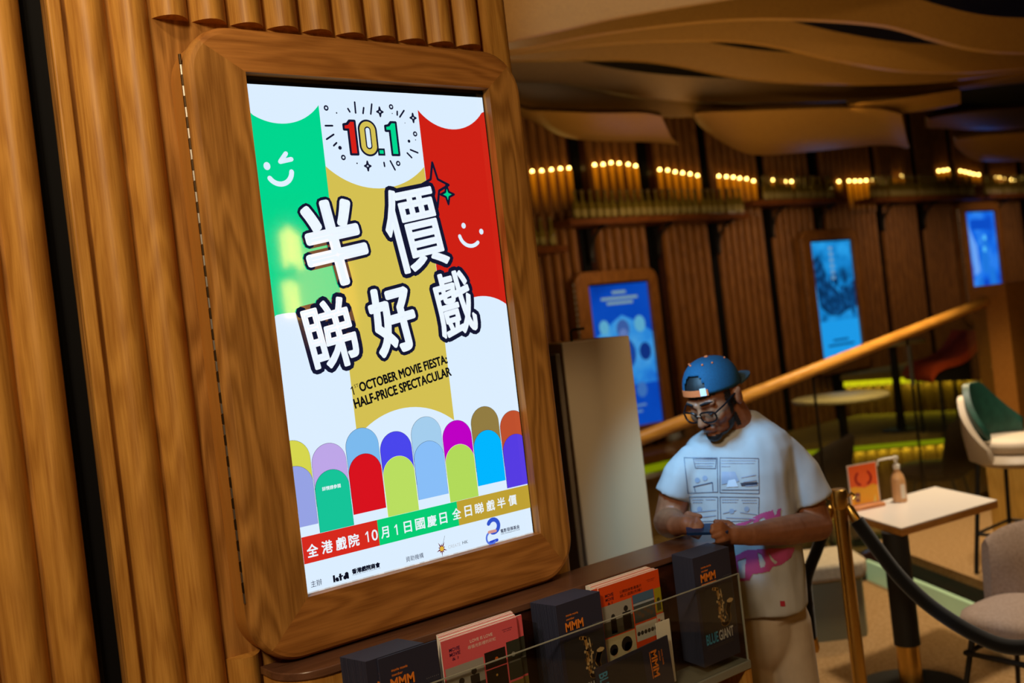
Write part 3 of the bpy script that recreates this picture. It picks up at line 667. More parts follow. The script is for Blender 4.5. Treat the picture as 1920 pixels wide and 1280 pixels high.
def movie_cover(root, x0, z0, wd, ht, y, title, sub, tcol, logo, bg, tiles):
    a = art_on(root, x0, z0, y); a.rect((.001, .001), (wd - .001, ht - .001), bg, 0)
    a.text('MOVIE', (.035, ht - .026, .030, .0085), logo, 3, 0, 0, .02); a.text('MOVIE', (.035, ht - .037, .030, .0085), logo, 3, 0, 0, .02); a.text('& ?', (.035, ht - .048, .018, .007), logo, 3, 0, 0, .01)
    if title: a.text(title, (.113, ht - .021, .066, .0075), tcol, 3, 0, 0, .015)
    for i, t in enumerate(sub): a.text(t, (.113, ht - .034 - .011 * i if title else ht - .028 - .011 * i, .082, .0085), tcol, 3)
    a.text('movie movie', (.190, ht - .020, .030, .003), logo, 3); a.text('at city', (.190, ht - .025, .024, .003), logo, 3)
    for (u0, v0, u1, v1), c, extra in tiles:
        a.rect((u0, ht - v1), (u1, ht - v0), ink(c), 1)
        for e in extra:
            if e[0] == 'd': a.disc((e[1], ht - e[2]), e[3], ink(e[4]), 2, 12)
            elif e[0] == 'r': a.rect((e[1], ht - e[4]), (e[3], ht - e[2]), ink(e[5]), 2)
            elif e[0] == 't': a.text(e[1], e[2], ink(e[3]), 3)
    a.build('cover_print', root)

st3 = stack('magazine', 'navy film magazine in the thick stack at the rack end', 'navy magazines at the rack end', 2.046, 2.200, .702, 1.012, 2.003, .0042, NAVYC, NAVYE, 20)
st3[0]['label'] = 'navy magazine with saxophone cover, front of the stack beside the standing man'; del st3[0]['group']
mmm_cover(st3[0], 2.046, .702, .154, .310, 2.003)
st2 = stack('magazine', 'navy film magazine in the middle stack beside orange leaflets', 'navy magazines in the middle stack', 1.548, 1.698, .696, 1.005, 2.009, .0042, NAVYC, NAVYE, 19, -.0008)
st2[0]['label'] = 'navy magazine, front of the middle stack, half covered by sideways one'; del st2[0]['group']
mmm_cover(st2[0], 1.548, .696, .150, .309, 2.009)
st1 = stack('magazine', 'navy film magazine in the stack left of the pink leaflets', 'navy magazines left of the pink leaflets', 1.003, 1.155, .712, 1.022, 2.006, .0042, NAVYC, NAVYE, 19, -.0010)
mmm_cover(st1[0], 1.003, .712, .152, .310, 2.006)
st1[0]['label'] = 'second navy magazine from the front, left end of the rack'; del st1[0]['group']
r = leaflet('magazine', 'front navy magazine of leftmost stack below the screen corner', None, 1.032, 1.186, .71, 1.020, 2.0008, .0042, NAVYC, NAVYE); mmm_cover(r, 1.032, .71, .154, .310, 2.0008)
r['category'] = 'magazine'
for q in st1 + st2 + st3: q['category'] = 'magazine'
man_tiles = [((0.004, .066, .112, .17), (150, 146, 138), [('r', .004, .12, .112, .17, (52, 50, 46)), ('d', .045, .105, .008, (40, 36, 34)), ('r', .036, .112, .056, .16, (30, 28, 28)), ('d', .082, .092, .008, (40, 36, 34)), ('r', .070, .10, .096, .165, (28, 26, 26))]),
    ((.116, .06, .178, .10), (26, 16, 10), [('d', .150, .082, .005, (190, 90, 20))]), ((.116, .103, .178, .20), (22, 14, 10), [('d', .150, .165, .010, (220, 180, 120)), ('d', .146, .12, .003, (190, 140, 60))]),
    ((.182, .052, .222, .145), (44, 46, 36), [('d', .20, .085, .006, (120, 120, 110)), ('r', .185, .10, .22, .104, (100, 100, 94))]), ((.182, .150, .222, .24), (110, 96, 44), [('d', .20, .18, .015, (150, 120, 60))]), ((.004, .175, .112, .25), (210, 170, 150), [])]
pk = stack('leaflet', 'pink film leaflet in the thick white-edged pile', 'pink leaflets in the rack', 1.198, 1.420, .712, 1.012, 2.004, .0034, PINK, PAPER, 16, .0018, .003)
movie_cover(pk[0], 1.198, .712, .222, .30, 2.004, 'LOVE IS LOVE', ['尋循光影裡的彩虹'], ink((236, 214, 206)), ink((70, 20, 70)), PINK, man_tiles)
pk[0]['label'] = 'pink leaflet reading love is love, front of its pile'; del pk[0]['group']
r = pk[3]; movie_cover(r, r.location.x - .111, r.location.z, .222, .30, r.location.y, '', [], ink((236, 214, 206)), ink((70, 20, 70)), PINK, [man_tiles[3], man_tiles[4]])
r.location.x = pk[0].location.x + .024; r['label'] = 'pink leaflet poking out to the right behind the front one'; del r['group']
otiles = [((.004, .052, .112, .135), (150, 146, 136), [('r', .004, .095, .112, .135, (60, 58, 46)), ('d', .04, .085, .007, (36, 34, 32)), ('r', .03, .091, .05, .13, (30, 28, 28)), ('d', .088, .075, .008, (36, 34, 32)), ('r', .074, .083, .104, .132, (26, 24, 24))]),
    ((.116, .048, .196, .125), (60, 66, 66), [('r', .116, .048, .196, .072, (70, 100, 130)), ('r', .116, .071, .196, .078, (150, 160, 170))] + [('d', .125 + .011 * i, .094 + .008 * (i % 3), .006, (88, 66, 50)) for i in range(7)]), ((.198, .050, .224, .118), (150, 140, 20), [('d', .211, .082, .006, (60, 60, 30)), ('r', .203, .088, .219, .112, (60, 60, 30))]),
    ((.004, .138, .112, .21), (190, 176, 140), [('d', .030, .172, .015, (30, 26, 24)), ('d', .032, .18, .011, (190, 150, 110)), ('d', .078, .168, .020, (30, 26, 24)), ('d', .082, .178, .014, (196, 156, 118))]),
    ((.116, .130, .196, .175), (190, 186, 176), [('d', .125 + .013 * i, .155, .006, (50, 44, 40)) for i in range(6)]), ((.198, .122, .226, .17), (200, 190, 176), [('d', .205, .138, .004, (200, 60, 30)), ('d', .213, .145, .005, (40, 34, 32)), ('r', .204, .15, .222, .17, (30, 28, 28))]), ((.196, .178, .226, .22), (196, 186, 160), [])]
og = stack('leaflet', 'orange film leaflet in the white-edged pile beside the dark gap', 'orange leaflets in the rack', 1.708, 1.932, .706, 1.006, 2.030, .0034, ORG, PAPER, 15, .0006, .002)
movie_cover(og[1], og[1].location.x - .112, og[1].location.z, .222, .30, og[1].location.y, '', ['公開放映影業基片', '網上追點先睹！'], ink((60, 20, 20)), ink((60, 20, 40)), ORG, otiles)
movie_cover(og[0], 1.708, .706, .222, .30, 2.030, '', ['公開放映影業基片', '網上追點先睹！'], ink((60, 20, 20)), ink((60, 20, 40)), ORG, otiles)
og[0].location.x += .004; og[1].location.x -= .018
og[0]['label'] = 'orange leaflet with photo grid, front of its pile'; og[1]['label'] = 'orange leaflet just behind the front one, its left edge showing'
for q in og[:2]: del q['group']
# sideways magazine slipped in front
r = thing('magazine', 'navy magazine standing sideways in front of the orange leaflets', 'magazine', (1.78, 2.004, .8))
a = atY(1098, 1262, 2.0); b = atY(1250, 1190, 2.0); c = atY(1268, 1282, 2.0)
ax = (b - a); ax.y = 0; ax.normalize(); ay = Vector((-ax.z, 0, ax.x)); L_, H_ = (b - a).length, .155
def sw(u, v, l): q = b + ax * u + ay * v; return (q.x, 1.9975 - .00015 * l, q.z)
m = MB(); m.prism([sw(-.268, -H_, 0), sw(0, -H_, 0), sw(0, 0, 0), sw(-.268, 0, 0)], (0, .004, 0)); m.build('pages', NAVYC, r, smooth=0)
s_ = Flat(sw); RT = -PI / 2
s_.text('movie movie', (-.030, -.050, .042, .006), OL, 3, RT, 0, .012); s_.text('member', (-.040, -.044, .028, .006), OL, 3, RT, 0, .012)
s_.text('MMM', (-.060, -.058, .072, .022), OL, 3, RT, 0, .03); s_.rect((-.0765, -.095), (-.074, -.022), OL, 3)
s_.rect((-.232, -.150), (-.100, -.008), ink((44, 42, 44)), 1); s_.text('BLUE', (-.245, -.048, .062, .030), ink((70, 150, 190)), 4, RT, 0, .02); s_.text('GIANT', (-.245, -.118, .062, .030), ink((196, 196, 196)), 4, RT, 0, .02)
s_.stroke([(-.10, -.118), (-.15, -.114), (-.20, -.122)], .006, ink((176, 132, 74)), 2)
for i in range(14): s_.disc((-.125 - .005 * i, -.108 - .018 * ((i * 7) % 5) / 4), .0036, ink((206, 176, 128) if i % 2 else (90, 66, 40)), 4, 8)
s_.build('cover_print', r)
# leaflet poking out at right of the sideways magazine
leaflet('leaflet', 'white and orange leaflet low behind the sideways magazine', None, 1.895, 1.948, .69, .865, 2.0215, .002, PAPER, PAPER)
# tops of the row on the lower shelf
for i in range(7):
    x0 = 1.93 + .031 * i
    lf = leaflet('leaflet', 'dark leaflet standing on the lower shelf under the rack', 'leaflets on the lower shelf', x0, x0 + .07, .353, .600 - .006 * (i % 2), 1.9965 + .008 * i, .003, mat('cover_dark', (50, 40, 30), .5), PAPER)

# ================================================================== TALL BEIGE CABINET
BE = mat('beige_laminate', (200, 174, 134), .5); BE2 = mat('beige_door', (120, 100, 74), .45)
cl, cr_ = atD(1053, 642, 3.85), atD(1180, 629, 3.80); zt = (cl.z + cr_.z) / 2
cb = thing('tall_cabinet', 'tall plain beige cabinet between the large screen and the man', 'cabinet', (cl.x, cl.y, FLOOR))
e1 = (cr_ - cl); e1.z = 0; e1.normalize(); e2 = Vector((-e1.y, e1.x, 0)); e2 = e2 if e2.dot(_f) > 0 else -e2
wdt = (Vector((cr_.x, cr_.y, 0)) - Vector((cl.x, cl.y, 0))).length
sk = (e2 * 1.0 - e1 * .42).normalized()
m = MB(); q0 = Vector((cl.x, cl.y, FLOOR)); m.prism([q0, q0 + e1 * wdt, q0 + e1 * wdt + sk * .5, q0 + sk * .5], (0, 0, zt - FLOOR)); bevel(m.build('body', BE, cb), .006)
m = MB(); q1 = q0 + sk * .03 - e1 * .022 + Vector((0, 0, .02)); m.prism([q1, q1 + e1 * .018, q1 + e1 * .018 + sk * .44, q1 + sk * .44], (0, 0, zt - FLOOR - .06)); bevel(m.build('door', BE2, cb), .004)
hk = atD(1072, 640, 3.95); 
m = MB(); m.tube([Vector((hk.x, hk.y, zt - .002)), Vector((hk.x, hk.y, zt + .035)), Vector((hk.x, hk.y, zt + .045)) + e1 * .01, Vector((hk.x, hk.y, zt + .045)) + e1 * .055], .005, 8); m.build('top_bracket', BLACK, cb)

# ================================================================== SHELVES, BOTTLES, CANDLES
def shelf(label, x0, x1, z, brackets, wave=.03, y0=6.02):
    r = thing('wall_shelf', label, 'shelf', ((x0 + x1) / 2, 6.3, z))
    n = 24; fr = [(x0 + (x1 - x0) * i / n, y0 + wave * math.sin(i / n * 2 * PI + 1) - .0) for i in range(n + 1)]
    m = MB(); m.prism([(a, b, z - .05) for a, b in fr] + [(x1, 6.298, z - .05), (x0, 6.298, z - .05)], (0, 0, .05)); m.build('board', wood('shelf_oak', (92, 46, 16), (124, 68, 26), 'X', rough=.45), r)
    for bx in brackets:
        m = MB(); t = .03
        m.box((bx - .02, 6.27, z - .34), (bx + .02, 6.297, z - .051)); m.tube([(bx, 6.275, z - .30)] + [(bx, 6.275 - .19 * (1 - math.cos(a)), z - .30 + .235 * math.sin(a)) for a in [PI / 2 * i / 8 for i in range(1, 9)]], .013, 8); m.box((bx - .015, 6.06, z - .065), (bx + .015, 6.27, z - .051)); m.build('bracket', mat('bracket_iron', (14, 10, 9), .5), r)
    return r
shelf('wavy wall shelf full of bottles above the blue screen nearest the man', 5.25, 7.43, 2.555, (5.65, 6.44, 7.23))
shelf('wall shelf of dim bottles above the pale blue foliage screen', 7.50, 8.97, 2.675, (8.04, 8.80))
shelf('long wall shelf of bottles above the farthest blue screen', 9.44, 11.70, 2.68, (9.93, 10.75))
shelf('wall shelf with bottles running out at right edge of photo', 11.80, 14.0, 2.69, (12.37, 13.2))
shelf('low wall shelf beside the large display frame with few bottles', 4.2, 5.2, 2.345, (4.85,))
BOT = mat('bottle_glass', (146, 122, 46), .1, spec=.7, trans=.35); BCAP = mat('bottle_cap', (120, 96, 50), .4); BLAB = mat('bottle_label', (158, 136, 70), .6)
bp = thing('bottle', 'small amber bottle in the crowded row on the wavy shelf', 'bottle', (5.38, 6.10, 2.555), 'bottles on the wavy shelf')
m = MB(); m.lathe([(.020, .001), (.030, .004), (.031, .105), (.029, .125), (.015, .155), (.012, .172), (.012, .212)], 12, 0, Matrix.Translation(bp.location)); m.build('glass', BOT, bp)
m = MB(); m.lathe([(.0155, .2125), (.0155, .236), (.012, .238)], 12, 0, Matrix.Translation(bp.location)); m.build('stopper', BCAP, bp)
m = MB(); m.lathe([(.0315, .02), (.0315, .078)], 12, 0, Matrix.Translation(bp.location), caps=False); m.build('paper_label', BLAB, bp)
for i in range(1, 25): copy_tree(bp, (5.38 + .0835 * i, 6.10 + random.uniform(-.012, .012), 2.555))
for n_, x0, dx, z, lb, gr in ((14, 7.78, .082, 2.675, 'small bottle in the dim row above pale blue foliage screen', 'bottles on the second shelf'), (26, 9.54, .082, 2.68, 'small bottle in the long row above the farthest screen', 'bottles on the long shelf'), (16, 11.9, .085, 2.69, 'small bottle on the shelf at right edge of photo', 'bottles on the last shelf'), (3, 4.93, .085, 2.345, 'small bottle on the low shelf beside the large display', 'bottles on the low shelf')):
    for i in range(n_): copy_tree(bp, (x0 + dx * i, 6.12 + random.uniform(-.015, .015), z), lb, gr)
FLM = mat('lamp_tip', (0, 0, 0), .5, emit=(255, 214, 110), es=13)
WAX = mat('lamp_wax', (120, 72, 18), .4, emit=(214, 120, 6), es=.55)
def wax_fade():
    m = WAX; nt = m.node_tree; N = nt.nodes; L = nt.links; b = N['Principled BSDF']
    tc = N.new('ShaderNodeTexCoord'); sp = N.new('ShaderNodeSeparateXYZ'); mr = N.new('ShaderNodeMapRange')
    mr.inputs[1].default_value = 0; mr.inputs[2].default_value = 1; mr.inputs[3].default_value = 0; mr.inputs[4].default_value = .85
    L.new(tc.outputs['Generated'], sp.inputs[0]); pw = N.new('ShaderNodeMath'); pw.operation = 'POWER'; pw.inputs[1].default_value = 1.7; L.new(sp.outputs[2], pw.inputs[0]); L.new(pw.outputs[0], mr.inputs[0]); L.new(mr.outputs[0], b.inputs['Emission Strength'])
wax_fade()
cp = thing('candle_lamp', 'x', 'lamp', (5, 6.2, 2.6), 'x')
m = MB(); m.lathe([(.021, -.34), (.021, -.02), (.017, -.006)], 12, 0, Matrix.Translation(cp.location)); m.build('candle_body', WAX, cp)
m = MB(); m.ball(cp.location, (.013, .013, .018), 0, 12, 8); m.build('light_tip', FLM, cp)
groups = (
 ([(998, 322), (1016, 321), (1034, 319), (1051, 317), (1067, 316)], 'lit candle lamp in the row of five beside the large display', 'candle lamps beside the large display'),
 ([(1115, 310), (1131, 309), (1146, 306), (1161, 307), (1178, 309), (1192, 312)], 'lit candle lamp in the first row of six above wavy shelf', 'candle lamps over the left end of the wavy shelf'),
 ([(1237, 319), (1252, 320), (1266, 323), (1280, 325), (1294, 327), (1308, 330)], 'lit candle lamp in the row over the middle of wavy shelf', 'candle lamps over the middle of the wavy shelf'),
 ([(1348, 331), (1362, 332), (1375, 333), (1387, 335), (1400, 336), (1413, 340)], 'lit candle lamp in the row over right end of wavy shelf', 'candle lamps over the right end of the wavy shelf'),
 ([(1450, 338), (1472, 341), (1484, 341), (1573, 341)], 'lit candle lamp standing among the dim bottles of second shelf', 'candle lamps on the second shelf'),
 ([(1592, 340), (1603, 340), (1613, 340), (1624, 339), (1633, 338)], 'lit candle lamp in the row of five between second and long shelves', 'candle lamps between two shelves'),
 ([(1680, 333), (1690, 331), (1760, 321), (1769, 320), (1777, 319), (1801, 321), (1810, 323), (1818, 325), (1826, 327), (1835, 328)], 'lit candle lamp on the long shelf above the farthest screen', 'candle lamps on the long shelf'),
 ([(1865, 332), (1873, 333), (1881, 335), (1889, 336), (1897, 337), (1904, 338)], 'lit candle lamp on the shelf at right edge of photo', 'candle lamps on the last shelf'))
first = True
cs = thing('candle_lamp', 'x', 'lamp', (5, 6.2, 2.6), 'x')
m = MB(); m.lathe([(.021, -.125), (.021, -.02), (.017, -.006)], 12, 0, Matrix.Translation(cs.location)); m.build('candle_body', WAX, cs)
m = MB(); m.ball(cs.location, (.013, .013, .018), 0, 12, 8); m.build('light_tip', FLM, cs)
firstc = True
for pts, lb, gr in groups:
    for q in pts:
        P = atY(q[0], q[1], 6.278)
        short = gr in ('candle lamps on the second shelf', 'candle lamps on the long shelf', 'candle lamps on the last shelf')
        if short and firstc: cs.location = P; cs['label'] = lb; cs['group'] = gr; firstc = False
        elif not short and first: cp.location = P; cp['label'] = lb; cp['group'] = gr; first = False
        else: copy_tree(cs if short else cp, P, lb, gr)

# ================================================================== BALUSTRADE, WOOD PANEL
RY = 3.82
ra, rb = atY(1190, 826, RY), atY(1846, 566, RY)
hr = thing('glass_balustrade', 'glass balustrade with sloping oak handrail behind the man', 'balustrade', (ra.x, RY, FLOOR))
d = (rb - ra); a0 = ra - d * .06
m = MB(); m.rings([[(q.x, RY + .037 * math.cos(2 * PI * j / 16), q.z + .037 * math.sin(2 * PI * j / 16)) for j in range(16)] for q in (a0, rb)]); m.build('handrail', RAIL_W, hr)
BGL = glass('balustrade_glass', (.86, .9, .8), 1.0)
js = [a0.x, atY(1530, 760, RY).x, atY(1715, 760, RY).x, rb.x]
for i in range(3):
    x0, x1 = js[i] + .006, js[i + 1] - .006; zz = lambda x: a0.z + (rb.z - a0.z) * (x - a0.x) / (rb.x - a0.x) - .038
    m = MB(); m.prism([(x0, RY - .006, FLOOR + .16), (x1, RY - .006, FLOOR + .16), (x1, RY - .006, zz(x1)), (x0, RY - .006, zz(x0))], (0, .012, 0)); m.build('glass_panel', BGL, hr)
for x in js[1:3]:
    m = MB(); m.box((x - .006, RY - .0062, FLOOR + .16), (x + .006, RY + .0062, zz(x))); m.build('glass_joint', mat('joint_dark', (22, 18, 12), .3), hr)
m = MB(); m.box((a0.x, RY - .03, FLOOR + .001), (rb.x, RY + .03, FLOOR + .159)); m.build('base_rail', RISER, hr)
m = MB(); q = atY(1700, 640, RY); m.box((q.x - .012, RY - .02, q.z - .30), (q.x + .012, RY - .0065, q.z - .03)); m.build('bracket', STEEL, hr)
m = MB(); m.box((rb.x + .01, RY - .16, .16), (rb.x + 2.4, RY + .10, rb.z + .10)); m.box((rb.x + .01, RY - .163, rb.z + .101), (rb.x + 2.4, RY + .103, rb.z + .12))
o = m.build('wall_partition', wood('partition_oak', (156, 102, 40), (172, 114, 48), 'X', rough=.45, figure=.25)); o['kind'] = 'structure'

# ================================================================== TABLE WITH SIGN AND BOTTLE
TZ = .67
q = [atZ(1583, 958, TZ), atZ(1690, 990, TZ), atZ(1870, 937, TZ)]
q.append(q[0] + q[2] - q[1])
tb = thing('cafe_table', 'small white topped table with sign and pump bottle on it', 'table', ((q[0].x + q[2].x) / 2, (q[0].y + q[2].y) / 2, FLOOR))
m = MB(); m.prism([(v.x, v.y, TZ - .006) for v in q], (0, 0, .006)); m.build('tabletop', mat('table_white', (232, 220, 204), .3), tb)
m = MB(); m.prism([(v.x, v.y, TZ - .036) for v in q], (0, 0, .0295)); m.build('edge_band', wood('table_edge', (170, 112, 44), (196, 134, 60), 'X'), tb)
lx, ly = q[1].x + .075, q[1].y + .085
m = MB(); m.lathe([(.056, .13), (.056, TZ - .0365)], 20, 0, Matrix.Translation((lx, ly, 0))); m.build('column', BLACK, tb)
m = MB(); m.lathe([(.05, FLOOR + .02), (.05, .1295)], 20, 0, Matrix.Translation((lx, ly, 0))); m.build('column_sleeve', BRASS, tb)
m = MB(); m.lathe([(.24, FLOOR + .001), (.24, FLOOR + .014), (.08, FLOOR + .0195)], 28, 0, Matrix.Translation((lx, ly, 0))); m.build('base', BLACK, tb)
# sign
s0, s1 = atZ(1597, 958, TZ), atZ(1652, 947, TZ); sd = (s1 - s0); sd.z = 0; sl = sd.length; sd.normalize(); sn = Vector((sd.y, -sd.x, 0)); sn = sn if sn.dot(_f) < 0 else -sn
sg = thing('table_sign', 'orange notice card in clear stand on wooden foot beside the pump bottle', 'sign', (s0.x, s0.y, TZ))
HS = .205
def sp(u, v, l): w_ = s0 + sd * u + sn * (.0006 * l) ; return (w_.x, w_.y, TZ + .012 + v)
m = MB(); m.prism([Vector((s0.x, s0.y, TZ + .0005)) - sd * .006 + sn * .03, Vector((s0.x, s0.y, TZ + .0005)) + sd * (sl + .006) + sn * .03, Vector((s0.x, s0.y, TZ + .0005)) + sd * (sl + .006) - sn * .035, Vector((s0.x, s0.y, TZ + .0005)) - sd * .006 - sn * .035], (0, 0, .018)); bevel(m.build('wooden_foot', wood('sign_foot', (190, 120, 70), (214, 146, 92), 'X'), sg), .004)
m = MB(); m.prism([sp(0, .006, 0), sp(sl, .006, 0), sp(sl, HS, 0), sp(0, HS, 0)], -sn * .003); m.build('acrylic_back', mat('acrylic_pale', (222, 196, 176), .2), sg)
a = Flat(sp); mg = .006
a.rect((mg, .012), (sl - mg, HS - mg), ink((246, 170, 24)), 1); a.poly([(mg, HS - mg), (sl - mg, HS - mg), (sl - mg, .09), (sl * .8, .10), (sl / 2, .088), (sl * .2, .10), (mg, .10)], ink((246, 96, 24)), 2)
for sx in (-1, 1): a.stroke(arc3((sl / 2 + sx * .030, .16), (sl / 2 + sx * .044, .13), (sl / 2 + sx * .022, .105), 8), .007, ink((208, 52, 24)), 3)
a.poly([(.028, .028), (.052, .024), (.057, .066), (.030, .070)], ink((120, 44, 60)), 3); a.rect((.034, .04), (.048, .055), ink((196, 150, 90)), 4)
a.poly([(sl * .74, .012), (sl * .86, .012), (sl * .84, .05), (sl * .8, .03)], ink((240, 220, 110)), 3)
a.build('notice_card', sg)
# pump bottle
bt = atZ(1688, 940, TZ)
pb = thing('pump_bottle', 'tan sanitizer pump bottle with white pump on the table', 'bottle', (bt.x, bt.y, TZ)); T0 = Matrix.Translation((bt.x, bt.y, TZ + .0005))
m = MB(); m.lathe([(.030, 0), (.034, .004), (.034, .105), (.028, .128), (.014, .150), (.013, .160)], 24, 0, T0); m.build('body', mat('bottle_tan', (206, 156, 104), .35), pb)
ang = math.atan2(-_f.y, -_f.x) + .25
m = MB(); m.rings([[(.0345 * math.cos(ang + .75 * (j / 8 - .5)), .0345 * math.sin(ang + .75 * (j / 8 - .5)), z) for j in range(9)] for z in (.02, .088)], closed=False, caps=False, mx=T0); m.build('paper_label', mat('label_white', (226, 214, 196), .6), pb)
m = MB(); m.lathe([(.0165, .1605), (.0165, .180), (.007, .184), (.007, .205), (.013, .207), (.013, .222)], 16, 0, T0)
pd = (-_r0).normalized(); h0 = Vector((bt.x, bt.y, TZ + .2155)); m.tube([h0, h0 + pd * .05 + Vector((0, 0, .0)), h0 + pd * .085 - Vector((0, 0, .004)), h0 + pd * .092 - Vector((0, 0, .03))], [.007, .0055, .005, .0045], 8); m.build('pump', mat('pump_white', (226, 222, 214), .35), pb)

# ================================================================== STANCHION AND ROPES
pt, pbm = atD(1571, 918, 3.75), atD(1608, 1210, 3.75)
so = thing('stanchion', 'brass rope barrier post standing beside the man', 'post', (pt.x, pt.y, FLOOR)); T0 = Matrix.Translation((pt.x, pt.y, 0))
m = MB(); m.lathe([(.026, FLOOR + .03), (.026, pt.z - .07)], 20, 0, T0); m.build('post', BRASS, so)
m = MB(); m.lathe([(.028, pt.z - .0695), (.032, pt.z - .06), (.032, pt.z - .012), (.030, pt.z), (.026, pt.z + .003)], 20, 0, T0); m.build('collar', BRASS, so)
m = MB(); m.lathe([(.16, FLOOR + .001), (.16, FLOOR + .012), (.04, FLOOR + .029)], 28, 0, T0); m.build('base', BRASS, so)
for s_ in (1, -1):
    m = MB(); h = Vector((pt.x, pt.y, pt.z - .03)); dr = _r0 * s_; m.tube([h + dr * .034, h + dr * .05 + Vector((0, 0, .012)), h + dr * .062, h + dr * .052 - Vector((0, 0, .012))], .005, 8); m.build('hook', BRASS, so)
VEL = mat('velvet_black', (7, 7, 8), .85, spec=.2, sheen=.3)
def rope(label, pts, rads, ends):
    r = thing('barrier_rope', label, 'rope', pts[0])
    m = MB(); m.tube(smooth_pts(pts, 8), rads, 12); m.build('velvet', VEL, r)
    for a, b in ends:
        m = MB(); a, b = Vector(a), Vector(b); m.tube([a, a.lerp(b, .3), b], [.009, .017, .018], 12); m.build('brass_end', BRASS, r)
    return r
rp = [atD(1606, 975, 3.73), atD(1640, 1022, 3.70), atD(1690, 1085, 3.66), atD(1750, 1140, 3.60), atD(1830, 1190, 3.52), atD(1900, 1213, 3.45), atD(1990, 1205, 3.38)]
rope('black velvet rope sagging from brass post past the white table', rp, .027, [(atD(1588, 945, 3.745), atD(1606, 975, 3.73))])
rq = [atD(1548, 985, 3.80), atD(1532, 1030, 3.80), atD(1512, 1085, 3.82), atD(1516, 1130, 3.84), atD(1524, 1195, 3.86)]
rope('black rope hanging loose behind the elbow of the man', rq, [.022] * 17 + [.022 - .0005 * i for i in range(16)], [(atD(1531, 1222, 3.86), atD(1524, 1197, 3.86)), (atD(1558, 950, 3.77), atD(1549, 983, 3.80))])

# ================================================================== PALE BENCH BEHIND THE MAN
bk = atD(1634, 1050, 5.2); bz = bk.z; ff = Vector((_f.x, _f.y, 0)).normalized()
be = thing('upholstered_bench', 'pale upholstered bench end seen between the man and the brass post', 'bench', (bk.x, bk.y, FLOOR))
o0 = Vector((bk.x, bk.y, 0)); pl = [o0 - _r0 * .10, o0 - _r0 * .03 + ff * .02, o0 + ff * .09, o0 + ff * .40, o0 + ff * .40 - _r0 * .5, o0 - _r0 * .5]
m = MB(); m.prism([q + Vector((0, 0, bz - .09)) for q in pl], (0, 0, .09)); bevel(m.build('seat_cushion', noisy('bench_fabric', (168, 150, 118), (182, 164, 132), (50, 50, 50), .9), be), .02, 3)
m = MB(); m.prism([q + ff * .03 - _r0 * .02 + Vector((0, 0, FLOOR + .001)) for q in pl], (0, 0, bz - .091 - FLOOR - .001)); m.build('plinth', mat('bench_plinth', (130, 126, 94), .6), be)

# ================================================================== TUBE LAMPS AND AN ADDED GLOW REFLECTED IN THE LARGE SCREEN
AMB = mat('amber_shade', (200, 130, 40), .6, emit=(240, 160, 40), es=5); AMT = mat('amber_tube', (0, 0, 0), .5, emit=(255, 190, 60), es=60)
def mirrored(px, py, dist):
    p_ = atY(px, py, NY); d_ = ray(px, py).normalized(); d_.y = -d_.y; return p_ + d_ * dist
q = mirrored(612, 545, 3.4)  # unseen glowing shape added to put a warm reflection on the screen
pl_ = thing('added_glow_shade', 'amber glow shape added out of view for a warm reflection in the large screen', 'lamp', tuple(q))
T0 = Matrix.Translation(q); m = MB(); m.lathe([(.13, -.30), (.17, -.1), (.16, .12), (.06, .32)], 28, 0, T0); m.build('glow_shade', AMB, pl_)
m = MB(); m.tube([q + Vector((0, 0, .321)), Vector((q.x, q.y, 3.849))], .006, 6); m.build('cord', BLACK, pl_)
tl0 = None
for i, (px, py) in enumerate(((532, 466), (541, 456), (550, 462), (560, 470), (537, 560), (546.5, 556), (556.5, 562))):
    q = mirrored(px, py, 2.9 + .03 * i); 
    if tl0 is None:
        tl0 = thing('tube_lamp', 'slim amber tube lamp reflected on the green stripe of the screen', 'lamp', tuple(q), 'tube lamps reflected in the screen')
        m = MB(); m.lathe([(.0045, -.10), (.0045, .09)], 10, 0, Matrix.Translation(q)); m.build('tube', AMT, tl0)
        m = MB(); m.tube([q + Vector((0, 0, .0705)), Vector((q.x, q.y, 3.849))], .002, 6); m.build('wire', BLACK, tl0)
    else: copy_tree(tl0, q)

